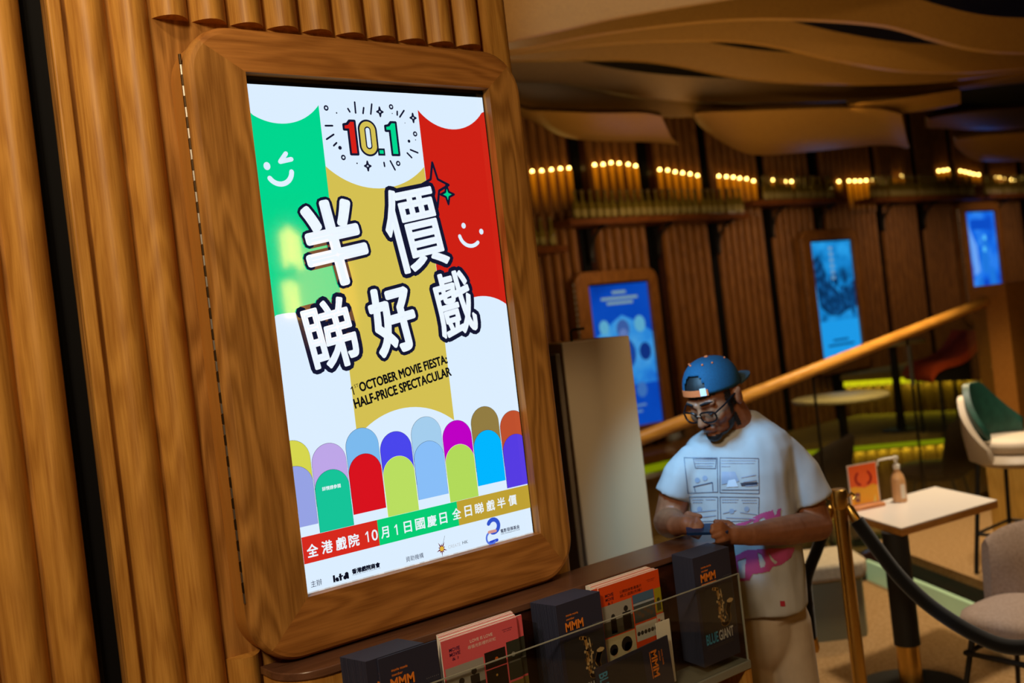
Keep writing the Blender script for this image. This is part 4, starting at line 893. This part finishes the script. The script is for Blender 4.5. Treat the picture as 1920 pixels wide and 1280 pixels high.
# ================================================================== CHAIRS
MAUVE = noisy('upholstery_mauve', (150, 128, 112), (166, 144, 128), (90, 90, 90), .9, bump=.2)
def P3(px, py, t): return atD(px, py, t)
def lounge(name, label, base, fwd, fab, hs=.45, wd=.5, back_h=.40, leg_m=BLACK, back_fab=None, arms=False, curve=.10):
    """upholstered chair: padded seat, wrapped back, four thin legs"""
    r = thing(name, label, 'chair', base); f = Vector((fwd[0], fwd[1], 0)).normalized(); s = Vector((-f.y, f.x, 0)); B = Vector(base)
    def L(a, b, z): return B + f * a + s * b + Vector((0, 0, z))
    n = 28; sq = [(math.copysign(abs(math.cos(2 * PI * i / n)) ** .6, math.cos(2 * PI * i / n)), math.copysign(abs(math.sin(2 * PI * i / n)) ** .6, math.sin(2 * PI * i / n))) for i in range(n)]
    m = MB(); m.rings([[L(a * wd / 2 * k, b * wd / 2 * k, z) for a, b in sq] for k, z in ((.86, hs - .10), (.98, hs - .085), (1, hs - .04), (.96, hs - .012), (.8, hs), (.3, hs + .008))]); m.build('seat', fab, r, smooth=60)
    m = MB(); rs = []; N = 20
    for i in range(N + 1):
        t = -1 + 2 * i / N; a = t * 1.15; R = wd / 2 + .01; top = hs + back_h * (1 - .25 * abs(t) ** 3); bot = hs - .06
        c, q_ = -math.cos(a), math.sin(a); ring = []
        for rad, z in ((R, bot), (R + .05, bot + .02), (R + .065, (bot + top) / 2), (R + .07, top - .03), (R + .045, top), (R + .02, top - .03), (R + .005, (bot + top) / 2)):
            lean = (z - bot) * .18; ring.append(L(c * rad - lean * (1 if c < 0 else 0), q_ * rad, z))
        rs.append(ring)
    m.rings(rs); m.build('backrest', back_fab or fab, r, smooth=60)
    for a, b in ((1, 1), (1, -1), (-1, 1), (-1, -1)):
        m = MB(); m.tube([L(a * wd * .34, b * wd * .34, hs - .101), L(a * wd * .46, b * wd * .46, .001)], [.013, .010], 8); m.build('leg', leg_m, r)
    if arms:
        m = MB(); z = hs - .17; k = wd * .39; m.tube([L(k, k, z), L(k, -k, z), L(-k, -k, z), L(-k, k, z), L(k, k, z)], .012, 8); m.build('stretcher', leg_m, r)
    return r
cb0 = atZ(1842, 1142, .37); lounge('dining_chair', 'mauve grey padded chair at lower right behind black rope', (cb0.x + _r0.x * .17, cb0.y + _r0.y * .17 - .02, FLOOR), (-.98, .05), MAUVE, .44, .47, .29, arms=True)
GREEN = noisy('leather_green', (22, 58, 46), (30, 70, 56), (30, 30, 30), .45); SHELLG = mat('shell_grey', (176, 158, 134), .5)
st = atD(1905, 800, 5.3)
sr = thing('bar_stool', 'high stool with green backrest and pale grey shell at right edge', 'stool', (st.x, st.y, .151))
f_ = Vector((-.5, .87, 0)).normalized(); 
f_ = (_r0 * .62 + Vector((_f.x, _f.y, 0)) * -.78).normalized(); s_v = Vector((-f_.y, f_.x, 0))
def SL(a, b, z): return Vector((st.x, st.y, 0)) + f_ * a + s_v * b + Vector((0, 0, z))
zs = st.z - .06
def stool_back(r0, r1, zb, zt, half):
    m = MB(); rs = []
    for i in range(21):
        t = -1 + i / 10; a = t * half; top = zt - (zt - zb) * .78 * max(0, abs(t) - .25) / .75; ring = []
        for rad, z in ((r0, zb), (r1, zb), (r1 + .02, (zb + top) / 2), (r1 + .025, top), (r0 + .02, top), (r0, (zb + top) / 2)): ring.append(SL(-math.cos(a) * rad, math.sin(a) * rad, z))
        rs.append(ring)
    return m.rings(rs)
stool_back(.215, .245, zs - .10, zs + .235, 1.45).build('shell', SHELLG, sr, smooth=60)
stool_back(.185, .213, zs + .015, zs + .30, 1.3).build('backrest', GREEN, sr, smooth=60)
m = MB(); m.rings([[SL(.20 * k * math.cos(2 * PI * j / 24), .20 * k * math.sin(2 * PI * j / 24), z) for j in range(24)] for k, z in ((.9, zs - .06), (1, zs - .03), (1, zs - .005), (.9, zs + .01))]); m.build('seat', mat('seat_pale', (206, 188, 164), .6), sr, smooth=60)
m = MB(); m.rings([[SL(.235 * k * math.cos(2 * PI * j / 24), .235 * k * math.sin(2 * PI * j / 24), z) for j in range(24)] for k, z in ((.8, zs - .13), (1, zs - .101), (.9, zs - .065))]); m.build('seat_pan', SHELLG, sr, smooth=60)
for a, b in ((1, 1), (1, -1), (-1, 1), (-1, -1)):
    m = MB(); m.tube([SL(a * .15, b * .15, zs - .12), SL(a * .20, b * .20, .1515)], .012, 8); m.build('leg', BLACK, sr)
m = MB(); zf = .36; m.tube([SL(.185, .185, zf), SL(.185, -.185, zf), SL(-.185, -.185, zf), SL(-.185, .185, zf), SL(.185, .185, zf)], .009, 8); m.build('footrest', BLACK, sr)
# wooden pedestal beside the stool
pp = atD(1905, 870, 5.9); m = MB(); m.box((pp.x - .12, pp.y - .12, .151), (pp.x + .14, pp.y + .12, .62)); o = bevel(m.build('pedestal', wood('pedestal_oak', (178, 132, 52), (200, 154, 70), 'Z')), .004)
tag(o, 'light wooden square pedestal under the green stool at right edge', 'pedestal')
# red chair and little tables behind the glass
fh = Vector((_f.x, _f.y, 0)).normalized()
rc = atD(1800, 712, 7.9)
rch = thing('lounge_chair', 'black lounge chair with orange red cushion beside the wooden partition', 'chair', (rc.x, rc.y, .521))
FR = noisy('fabric_red', (190, 62, 20), (212, 78, 28), (60, 60, 60), .8)
cv = smooth_pts([atD(px, py, 7.65) for px, py in ((1745, 706), (1752, 690), (1770, 679), (1795, 672), (1815, 660), (1832, 640), (1843, 618))], 4)
m = MB(); m.rings([[q, q + fh * .55, q + fh * .55 - Vector((0, 0, .05)) + _r0 * .012, q - Vector((0, 0, .05)) + _r0 * .012] for q in cv]); m.build('cushion', FR, rch, smooth=60)
b0, b1, b2 = atD(1757, 715, 7.65), atD(1848, 712, 7.65), atD(1853, 630, 7.65)
m = MB(); m.prism([q - Vector((0, 0, .052)) + _r0 * .013 + fh * .02 for q in cv[3:]] + [b2 + fh * .02, b1 + fh * .02, b0 + fh * .02], fh * .51); m.build('shell', noisy('shell_black', (14, 10, 9), (20, 14, 12), (30, 30, 30), .6), rch, smooth=0)
for px in (1768, 1842):
    for dd in (.06, .48):
        q = atD(px, 716, 7.65) + fh * dd; m = MB(); m.tube([(q.x, q.y, b0.z - .001), (q.x, q.y, .5215)], .014, 8); m.build('leg', BLACK, rch)
def side_table(label, px, py, t, z0, rad):
    q = atD(px, py, t); r = thing('side_table', label, 'table', (q.x, q.y, z0)); T = Matrix.Translation((q.x, q.y, 0))
    m = MB(); m.lathe([(rad * .97, q.z - .03), (rad, q.z - .02), (rad, q.z - .004), (rad * .98, q.z)], 32, 0, T); m.build('tabletop', mat('side_table_top', (206, 186, 140), .4), r)
    m = MB(); m.lathe([(.035, z0 + .02), (.03, q.z - .0305)], 12, 0, T); m.build('column', BLACK, r)
    m = MB(); m.lathe([(rad * .6, z0 + .001), (rad * .6, z0 + .012), (.04, z0 + .0195)], 24, 0, T); m.build('base', BLACK, r)
side_table('round pale table behind glass under the sloping handrail', 1672, 640, 8.4, .521, .26)
side_table('round pale table on lower terrace right of the shoulder of the man', 1575, 742, 7.3, FLOOR, .34)
for px, py, t, lb in ((1745, 850, 7.7, 'dark padded chair behind the glass above the pump bottle'), (1480, 760, 7.0, 'dark chair behind the glass right beside the shoulder of the man')):
    q = atD(px, py, t); lounge('terrace_chair', lb, (q.x, q.y, FLOOR), (-.3, .9), noisy('fabric_dark', (40, 22, 16), (54, 30, 20), (50, 50, 50), .8), .42, .5, .42)

# ================================================================== MAN
exec_man = True
base = atD(1452, 1180, 3.3); base.z = FLOOR
man = thing('person', 'person in white printed T-shirt and backwards blue cap looking at phone', 'person', (base.x, base.y, FLOOR))
SKIN = noisy('skin', (132, 82, 54), (148, 94, 63), (30, 30, 30), .5, spec=.35); HAIR = mat('hair_black', (14, 11, 10), .6)
hd = Vector((-_f.x, -_f.y, 0)).normalized()         # towards the camera
lat = _r0.copy()                                    # to the right of the photograph
def turn(v, deg): return Matrix.Rotation(math.radians(deg), 3, 'Z') @ v
# head frame: x to his left, -y forward, z up; turned to the left of the photo and bowed
hfwd = turn(hd, -46); pitch = math.radians(27)
hx = Vector((0, 0, 1)).cross(hfwd); hx = hx if hx.dot(lat) > 0 else -hx
hf = hfwd * math.cos(pitch) - Vector((0, 0, 1)) * math.sin(pitch); hu = hf.cross(hx); hu = hu if hu.z > 0 else -hu
HC = atD(1339, 744, 3.24)
HM = Matrix((hx, -hf, hu)).transposed().to_4x4(); HM.translation = HC
HI = HM.inverted()
sj = (atD(1474, 836, 3.31), atD(1286, 856, 3.31)); el = (atD(1533, 985, 3.30), atD(1253, 978, 3.32)); wr_ = (atD(1405, 1003, 3.06), atD(1268, 985, 3.12))
NB_ = atD(1388, 806, 3.30)
bm_ = MB()
# skull and face
bm_.ball((0, .012, .045), (.076, .097, .082), mx=HM, nu=24, nv=16); bm_.ball((0, -.028, -.02), (.064, .062, .085), mx=HM, nu=24, nv=16); bm_.ball((0, -.032, -.07), (.053, .052, .045), mx=HM, nu=20, nv=12); bm_.ball((0, -.074, -.096), (.025, .020, .018), mx=HM)
bm_.cap((0, -.088, .012), (0, -.112, -.030), .0085, .0125, mx=HM)
for s_ in (-1, 1):
    bm_.ball((s_ * .012, -.101, -.034), .0095, mx=HM); bm_.cap((s_ * .044, -.074, .027), (s_ * .012, -.086, .024), .010, .010, mx=HM); bm_.ball((s_ * .040, -.064, -.025), (.024, .022, .026), mx=HM)
    bm_.ball((s_ * .031, -.076, .002), (.0155, .013, .0125), mx=HM); bm_.ball((s_ * .080, .014, -.006), (.010, .021, .032), mx=HM); bm_.ball((s_ * .084, .02, .008), (.008, .014, .016), mx=HM)
bm_.cap((-.020, -.088, -.059), (0, -.0965, -.0575), .0065, .0075, mx=HM); bm_.cap((.020, -.088, -.059), (0, -.0965, -.0575), .0065, .0075, mx=HM)
bm_.cap((-.017, -.087, -.070), (.017, -.087, -.070), .0075, .0075, mx=HM)
bm_.cap(HM @ Vector((0, .035, -.05)), NB_ - hd * .02, .058, .066); bm_.cap(NB_ - hd * .02, atD(1390, 870, 3.34), .058, .09)
# trunk and legs under the clothes
bm_.cap(atD(1390, 900, 3.33), atD(1412, 1100, 3.35), .12, .12, 18)
hips = (atD(1470, 1165, 3.34), atD(1398, 1170, 3.34)); feet = []
for i in (0, 1):
    h = hips[i]; k = Vector((h.x, h.y, .42)) + hd * .02 + lat * (.012 if i == 0 else -.012); an = Vector((h.x, h.y, FLOOR + .09)) - hd * .01 + lat * (.02 if i == 0 else -.02)
    bm_.cap(h, k, .075, .05); bm_.cap(k, an, .045, .035); bm_.cap(an - hd * .03 - Vector((0, 0, .045)), an + hd * .13 - Vector((0, 0, .055)), .035, .03); feet.append((h, k, an))
# arms
for i in (0, 1):
    sk_ = sj[i] - Vector((0, 0, .05)) - lat * (.02 if i == 0 else -.02); bm_.cap(NB_.lerp(sj[i], .45) - Vector((0, 0, .10)), sk_, .045, .040); bm_.cap(sk_, el[i].lerp(sj[i], .4), .040, .050); bm_.cap(el[i].lerp(sj[i], .4), el[i], .054, .049); bm_.cap(el[i], el[i].lerp(wr_[i], .4), .050, .050); bm_.cap(el[i].lerp(wr_[i], .4), wr_[i], .050, .033)
# hands: palm, four fingers and a thumb each, closed round the phone
def hand(wrist, palm, tips, thumb, rad=.0088):
    bm_.cap(wrist, palm, .031, .030)
    ks = []
    for k, (mid, tip) in enumerate(tips):
        kn = palm.lerp(mid, .42); bm_.cap(palm, kn, .017, .0118); bm_.cap(kn, mid, .0105, .0095); bm_.cap(mid, tip, .0095, .0078)
    bm_.cap(wrist.lerp(palm, .5), thumb[0], .016, .0115); bm_.cap(thumb[0], thumb[1], .0115, .0092)
hand(wr_[0], atD(1376, 1003, 3.03), [(atD(1352, 981, 3.00), atD(1336, 986, 2.99)), (atD(1350, 991, 2.99), atD(1334, 996, 2.985)), (atD(1352, 1001, 2.985), atD(1337, 1006, 2.985)), (atD(1357, 1011, 2.985), atD(1344, 1015, 2.99))], (atD(1365, 981, 3.055), atD(1342, 978, 3.05)))
hand(wr_[1], atD(1288, 984, 3.07), [(atD(1306, 972, 3.05), atD(1316, 984, 3.035)), (atD(1303, 982, 3.04), atD(1315, 992, 3.03)), (atD(1301, 992, 3.035), atD(1314, 1000, 3.03)), (atD(1298, 1001, 3.035), atD(1309, 1007, 3.03))], (atD(1290, 964, 3.09), atD(1312, 968, 3.085)))
vs, fs = fuse(bm_, .0045, 4, .5)
mb = MB(); mb.add(vs, fs); body = mb.build('body', SKIN, man, smooth=80, fix=False); body['label'] = 'bare arms, hands, neck and face'
# hair and beard grown off the head surface
def shell_from(vs, fs, test, off, name, m, seg=None):
    n = [Vector() for _ in vs]
    for f in fs:
        a, b, c = vs[f[0]], vs[f[1]], vs[f[2]]; q = (b - a).cross(c - a)
        for i in f: n[i] += q
    sel = [f for f in fs if all(test(HI @ vs[i]) for i in f)]; idx = {}; v2 = []; f2 = []
    for f in sel:
        for i in f:
            if i not in idx: idx[i] = len(v2); v2.append(vs[i] + n[i].normalized() * off)
        f2.append(tuple(idx[i] for i in f))
    if not f2: return None
    b = MB(); b.add(v2, f2); return b.build(name, m, man, smooth=80, fix=False)
def beard(p):
    if abs(p.x) > .1 or p.y > .022 or p.z < -.135 or p.y < -.2: return False
    ax = abs(p.x)
    if ax < .021 and -.0765 < p.z < -.0535 and p.y < -.07: return False
    if ax < .030 and -.0535 <= p.z < -.0445 and p.y < -.075: return True
    if -.125 < p.z < -.086 and p.y < -.045: return True
    if -.115 < p.z < -.058 and ax > .040 and -.05 < p.y < .010: return True
    return ax > .058 and -.05 < p.z < .04 and -.034 < p.y < -.004
def hairzone(p):
    if abs(p.x) > .078 and -.04 < p.z < .03 and -.008 < p.y < .036: return False
    return (p.z > .045 and p.z < .2 and abs(p.x) < .12 and -.15 < p.y < .15) or (p.y > .005 and -.045 < p.z < .2 and abs(p.x) < .095 and p.y < .15)
shell_from(vs, fs, beard, .0035, 'beard', HAIR); shell_from(vs, fs, hairzone, .003, 'hair', HAIR)
for s_ in (-1, 1):
    m = MB(); t = MB().tube([(s_ * .050, -.0755, .031), (s_ * .034, -.0925, .0375), (s_ * .014, -.0965, .033)], [.002, .004, .003], 8); m.add(t.v, t.f, 0, HM); m.build('eyebrow', HAIR, man)
    m = MB(); t = MB().tube([(s_ * .045, -.0805, -.004), (s_ * .031, -.0885, -.0075), (s_ * .017, -.0835, -.004)], [.001, .0018, .001], 6); m.add(t.v, t.f, 0, HM); m.build('eyelash', HAIR, man)
# spectacles
m = MB()
for s_ in (-1, 1):
    n = 24; c = Vector((s_ * .033, -.108, -.006)); ring = []
    for j in range(n + 1):
        a = 2 * PI * j / n; ring.append((c.x + .026 * math.copysign(abs(math.cos(a)) ** .7, math.cos(a)), c.y + .010 * abs(math.cos(a)) * (1 if math.cos(a) * s_ > 0 else 0), c.z + .019 * math.copysign(abs(math.sin(a)) ** .7, math.sin(a))))
    t = MB().tube(ring, .0030, 6); m.add(t.v, t.f, 0, HM)
    t = MB().tube([(s_ * .060, -.099, .004), (s_ * .074, -.06, .008), (s_ * .082, .0, .010), (s_ * .086, .022, .006)], .0031, 6); m.add(t.v, t.f, 0, HM)
t = MB().tube([(-.009, -.109, -.001), (0, -.1125, .003), (.009, -.109, -.001)], .0021, 6); m.add(t.v, t.f, 0, HM)
sg_ = m.build('spectacles', mat('spectacle_black', (12, 12, 14), .3), man)
m = MB()
for s_ in (-1, 1): m.add([(s_ * .033 + .024 * math.cos(2 * PI * j / 16), -.1075, -.006 + .0175 * math.sin(2 * PI * j / 16)) for j in range(16)], [tuple(range(16))], 0, HM)
m.build('lenses', glass('lens', (.94, .96, .98), 1.2), sg_, smooth=0)
# cap worn backwards
CAPB = noisy('cap_blue', (6, 58, 84), (8, 66, 94), (200, 200, 200), .85); CAPO = mat('cap_orange', (206, 98, 44), .7)
CM = HM @ Matrix.Translation((0, .012, .036)) @ Matrix.Rotation(math.radians(-19), 4, 'X')
nu, nv = 64, 18; V = []; F = []
for i in range(nv + 1):
    t = PI / 2 * i / nv * .995; k = math.cos(t) ** .8
    for j in range(nu):
        a = 2 * PI * j / nu; V.append((.0845 * k * math.sin(a), -.1065 * k * math.cos(a), .100 * math.sin(t) ** .92 - .006))
for i in range(nv):
    for j in range(nu):
        a = (j + .5) / nu * 2 * PI; a = a - 2 * PI if a > PI else a; z = i / nv
        if 1 / nv <= z and (a / .50) ** 2 + ((z - .05) / .34) ** 2 < 1: continue     # the gap over the strap
        F.append((i * nu + j, i * nu + (j + 1) % nu, (i + 1) * nu + (j + 1) % nu, (i + 1) * nu + j))
m = MB(); m.add(V, F, 0, CM); cap_ = m.build('cap', CAPB, man, smooth=60, fix=False)
md = cap_.modifiers.new('thick', 'SOLIDIFY'); md.thickness = .003; md.offset = 0
m = MB(); rs = []
for j in range(13):
    a = -.58 + 1.16 * j / 12; rs.append([(.0875 * math.sin(a) * q, -.1095 * math.cos(a) * q, z) for q, z in ((1, -.009), (1.02, -.009), (1.02, .011), (1, .011))])
m.rings(rs, mx=CM); m.build('cap_strap', CAPO, cap_)
m = MB(); rs = []
for j in range(4):
    a = .32 + .20 * j / 3; rs.append([(.0875 * math.sin(a) * q, -.1095 * math.cos(a) * q, z) for q, z in ((1.021, -.008), (1.035, -.008), (1.035, .016), (1.021, .016))])
m.rings(rs, mx=CM); m.build('strap_tab', mat('tab_white', (216, 216, 216), .6), cap_)
m = MB(); rs = []
for j in range(17):
    t = -1 + j / 8; a = PI + t * 1.0; x0 = .0845 * math.sin(a); y0 = -.1065 * math.cos(a); ex = .088 * (1 - abs(t) ** 2.6)
    z0 = -.004 - .010 * t * t; rs.append([(x0, y0 - .004, z0), (x0 * 1.0, y0 + ex, z0 - .004 + .004), (x0, y0 + ex, z0 + .006), (x0, y0 - .004, z0 + .006)])
m.rings(rs, mx=CM); m.build('cap_brim', mat('cap_brim_teal', (40, 70, 84), .8), cap_)
m = MB(); m.ball((0, 0, .0955), (.007, .007, .005), mx=CM); m.build('cap_button', CAPO, cap_)
for a in (-1.0, -.45, .45, 1.0, 2.1, -2.1):
    t = 1.0; k = math.cos(t) ** .8; m = MB(); m.ball((.0862 * k * math.sin(a), -.1085 * k * math.cos(a), .101 * math.sin(t) ** .92 - .004), .0035, mx=CM, nu=8, nv=6); m.build('eyelet', CAPO, cap_)
# T-shirt
TS = noisy('tshirt_white', (166, 166, 165), (180, 179, 177), (8, 8, 8), .85, spec=.2)
tm = MB(); tf = turn(hd, -14); tl = Vector((0, 0, 1)).cross(tf); tl = tl if tl.dot(lat) > 0 else -tl
rows = ((1391, 772, .046, .050, 3.33), (1389, 784, .078, .072, 3.335), (1386, 798, .120, .095, 3.335), (1383, 815, .160, .115, 3.335), (1381, 840, .186, .130, 3.335), (1381, 880, .192, .145, 3.33), (1388, 930, .182, .152, 3.33), (1396, 1000, .178, .158, 3.33), (1405, 1060, .176, .158, 3.33), (1412, 1110, .172, .152, 3.33), (1416, 1137, .168, .150, 3.33))
rs = []
for px, py, a, b, t in rows:
    c = atD(px, py, t); rs.append([c + tl * a * math.copysign(abs(math.cos(2 * PI * j / 32)) ** .85, math.cos(2 * PI * j / 32)) + tf * b * math.copysign(abs(math.sin(2 * PI * j / 32)) ** .85, math.sin(2 * PI * j / 32)) for j in range(32)])
tm.rings(rs)
for i, hem in ((0, atD(1525, 938, 3.30)), (1, atD(1259, 930, 3.31))):
    tm.tube([NB_.lerp(sj[i], .5) - Vector((0, 0, .06)), sj[i] - Vector((0, 0, .026)) - lat * (.012 if i == 0 else -.012), sj[i].lerp(hem, .5), hem], [.070, .066, .070, .074] if i == 0 else [.068, .062, .062, .062], 20)
sv, sf = fuse(tm, .006, 14, .6)
def cloth(v):
    q = v * 9; a = noise.noise(Vector((q.x, q.y, q.z * .6))) * .009 + noise.noise(Vector((v.x * 26, v.y * 26, v.z * 9))) * .004; return a
sn_ = [Vector() for _ in sv]
for f in sf:
    q = (sv[f[1]] - sv[f[0]]).cross(sv[f[2]] - sv[f[0]])
    for i in f: sn_[i] += q
sv = [v + sn_[i].normalized() * cloth(v) for i, v in enumerate(sv)]
m = MB(); m.add(sv, sf); shirt = m.build('tshirt', TS, man, smooth=80, fix=False)
bvh = BVHTree.FromPolygons(sv, sf)
def on_shirt(u, v, l):
    """print laid on the cloth: the sheet is pushed back along the chest until it meets the fabric"""
    o_ = atD(u, v, 2.85); dd = -tf; 
    o_ = atD(u, v, 3.18); h = bvh.ray_cast(CAM, (o_ - CAM).normalized())
    if h[0] is None: return tuple(o_)
    return tuple(h[0] + h[1] * (.0012 + .0004 * l) * (1 if h[1].dot(hd) > 0 else -1))
a = Flat(on_shirt); LN = ink((62, 78, 104)); GY = ink((140, 152, 172)); DK = ink((40, 48, 66))
def seg(p0, p1, r=.55, m=LN, l=2, n=10):
    pts = [(p0[0] + (p1[0] - p0[0]) * i / n, p0[1] + (p1[1] - p0[1]) * i / n) for i in range(n + 1)]; a.stroke(pts, r, m, l, 5)
def frame(c0, c1, c2, c3):
    for p0, p1 in ((c0, c1), (c1, c2), (c2, c3), (c3, c0)): seg(p0, p1)
def fillq(c0, c1, c2, c3, m, l=1, n=6):
    for i in range(n):
        for j in range(n):
            def B(s, t): return (c0[0] * (1 - s) * (1 - t) + c1[0] * s * (1 - t) + c2[0] * s * t + c3[0] * (1 - s) * t, c0[1] * (1 - s) * (1 - t) + c1[1] * s * (1 - t) + c2[1] * s * t + c3[1] * (1 - s) * t)
            a.poly([B(i / n, j / n), B((i + 1) / n, j / n), B((i + 1) / n, (j + 1) / n), B(i / n, (j + 1) / n)], m, l)
frame((1283, 858), (1345, 858), (1346, 922), (1289, 924)); frame((1350, 858), (1422, 859), (1423, 925), (1350, 923))
frame((1292, 931), (1346, 931), (1346, 976), (1300, 978)); frame((1350, 931), (1423, 932), (1422, 975), (1352, 978))
# lettering in the balloons, ruled too fine to read, and plain scenery
for x0, x1, y in ((1303, 1340, 863), (1303, 1338, 868), (1306, 1336, 873), (1353, 1416, 863), (1353, 1414, 868), (1353, 1368, 874), (1298, 1318, 936), (1324, 1342, 936), (1300, 1318, 941), (1354, 1384, 936), (1390, 1418, 937), (1354, 1382, 941), (1392, 1418, 942)): 
    x = x0
    while x < x1: seg((x, y), (min(x + 3, x1), y), .7, GY, 2, 1); x += 4.6
frame((1300, 860), (1343, 860), (1342, 878), (1304, 877))
fillq((1353, 884), (1378, 884), (1386, 902), (1353, 908), GY); fillq((1366, 900), (1378, 898), (1384, 912), (1362, 913), ink((196, 204, 214)), 2)
seg((1300, 912), (1336, 904), .9); seg((1336, 904), (1337, 920), .7); seg((1302, 912), (1304, 921), .7); seg((1353, 918), (1422, 918), .6)
for p0, p1 in (((1390, 895), (1416, 890)), ((1394, 903), (1418, 900)), ((1398, 911), (1419, 909)), ((1296, 960), (1342, 956)), ((1306, 970), (1342, 966)), ((1356, 962), (1380, 956)), ((1388, 960), (1418, 964)), ((1362, 970), (1416, 972))): seg(p0, p1, .8, GY)
for c in ((1308, 900), (1322, 896), (1312, 954), (1372, 958), (1400, 954)): a.disc(c, 5, GY, 1, 10)
fillq((1388, 905), (1420, 903), (1420, 909), (1390, 911), DK, 2, 3)
PK = ink((176, 70, 124))
def inside(p, poly):
    c = False
    for i in range(len(poly)):
        (x1, y1), (x2, y2) = poly[i], poly[i - 1]
        if (y1 > p[1]) != (y2 > p[1]) and p[0] < (x2 - x1) * (p[1] - y1) / (y2 - y1) + x1: c = not c
    return c
def spray(outline, holes, st=1.4):
    x0, x1 = min(p[0] for p in outline), max(p[0] for p in outline); y0, y1 = min(p[1] for p in outline), max(p[1] for p in outline)
    y = y0
    while y < y1:
        x = x0
        while x < x1:
            c = (x + st / 2, y + st / 2)
            if inside(c, outline) and not any(inside(c, h) for h in holes): a.poly([(x, y), (x + st, y), (x + st, y + st), (x, y + st)], PK, 2)
            x += st
        y += st
# sprayed pink lettering, too broken to read
spray([(1380, 982), (1402, 976), (1415, 968), (1430, 961), (1445, 957), (1448, 955), (1452, 966), (1455, 963), (1457, 955), (1464, 952), (1462, 966), (1460, 986), (1445, 988), (1400, 994), (1382, 994)], [[(1423, 973), (1432, 969), (1440, 980), (1448, 988), (1424, 990)], [(1400, 982), (1412, 976), (1412, 983), (1403, 988)]])
spray([(1376, 1043), (1398, 1031), (1440, 1028), (1490, 1026), (1482, 1045), (1465, 1058), (1448, 1062), (1443, 1070), (1425, 1074), (1411, 1075), (1405, 1087), (1385, 1090), (1379, 1070)], [[(1383, 1050), (1398, 1045), (1397, 1083), (1386, 1083)], [(1420, 1036), (1426, 1037), (1435, 1055), (1433, 1062), (1425, 1064)], [(1440, 1035), (1450, 1048), (1458, 1053), (1453, 1057), (1445, 1050)]])
fillq((1462, 1126), (1471, 1126), (1472, 1136), (1463, 1136), ink((170, 40, 60)), 2, 3)
a.build('shirt_print', shirt)
# trousers
tr = MB(); pc = atD(1416, 1140, 3.34)
tr.ball(atD(1421, 1165, 3.34), (.155, .125, .17), nu=24, nv=16)
tr.rings([[atD(px, py, 3.34) + tl * w_ * math.cos(2 * PI * j / 28) + tf * b * math.sin(2 * PI * j / 28) for j in range(28)] for px, py, w_, b in ((1414, 1112, .160, .125), (1420, 1150, .160, .125))])
for h, k, an in feet:
    tr.cap(h, k, .088, .078, 20); tr.cap(k, an + Vector((0, 0, .04)), .076, .062, 18)
tv, tf2 = fuse(tr, .008, 4, .5); m = MB(); m.add(tv, tf2); m.build('trousers', noisy('trousers_beige', (176, 158, 136), (188, 170, 148), (10, 10, 10), .85, spec=.2), man, smooth=80, fix=False)
for h, k, an in feet:
    m = MB(); m.cap(an - hd * .03 - Vector((0, 0, .042)), an + hd * .14 - Vector((0, 0, .048)), .044, .040, 16); m.build('shoe', mat('shoe_white', (190, 186, 180), .6), man)
# phone
ph = thing('phone', 'dark blue phone held in both hands of the man', 'phone', tuple(atD(1312, 991, 3.04)))
pa, pb_, = atD(1283, 996, 3.035), atD(1352, 994, 3.02); e1 = (pb_ - pa).normalized(); up = (Vector((0, 0, .22)) - hd * .9); e2 = (up - e1 * up.dot(e1)).normalized(); e3 = e1.cross(e2)
m = MB(); c0 = pa - e2 * .032
pl = [c0 + e1 * (x_ * .122 + .006) + e2 * (y_ * .062 + .003) for x_, y_ in ((0, .08), (.04, 0), (.96, 0), (1, .08), (1, .92), (.96, 1), (.04, 1), (0, .92))]
m.prism(pl, e3 * .009); m.build('phone_case', mat('phone_blue', (10, 44, 92), .35), ph)
m = MB(); sgn = 1 if (e3.dot(tf) < 0) else -1
off_ = e3 * (.0094 if sgn > 0 else -.0004); m.add([c0 + e1 * (x_ * .11 + .012) + e2 * (y_ * .055 + .006) + off_ for x_, y_ in ((0, 0), (1, 0), (1, 1), (0, 1))], [(0, 1, 2, 3)]); m.build('phone_screen', mat('phone_lit', (0, 0, 0), .2, emit=(150, 190, 240), es=.6), ph, smooth=0, fix=False)
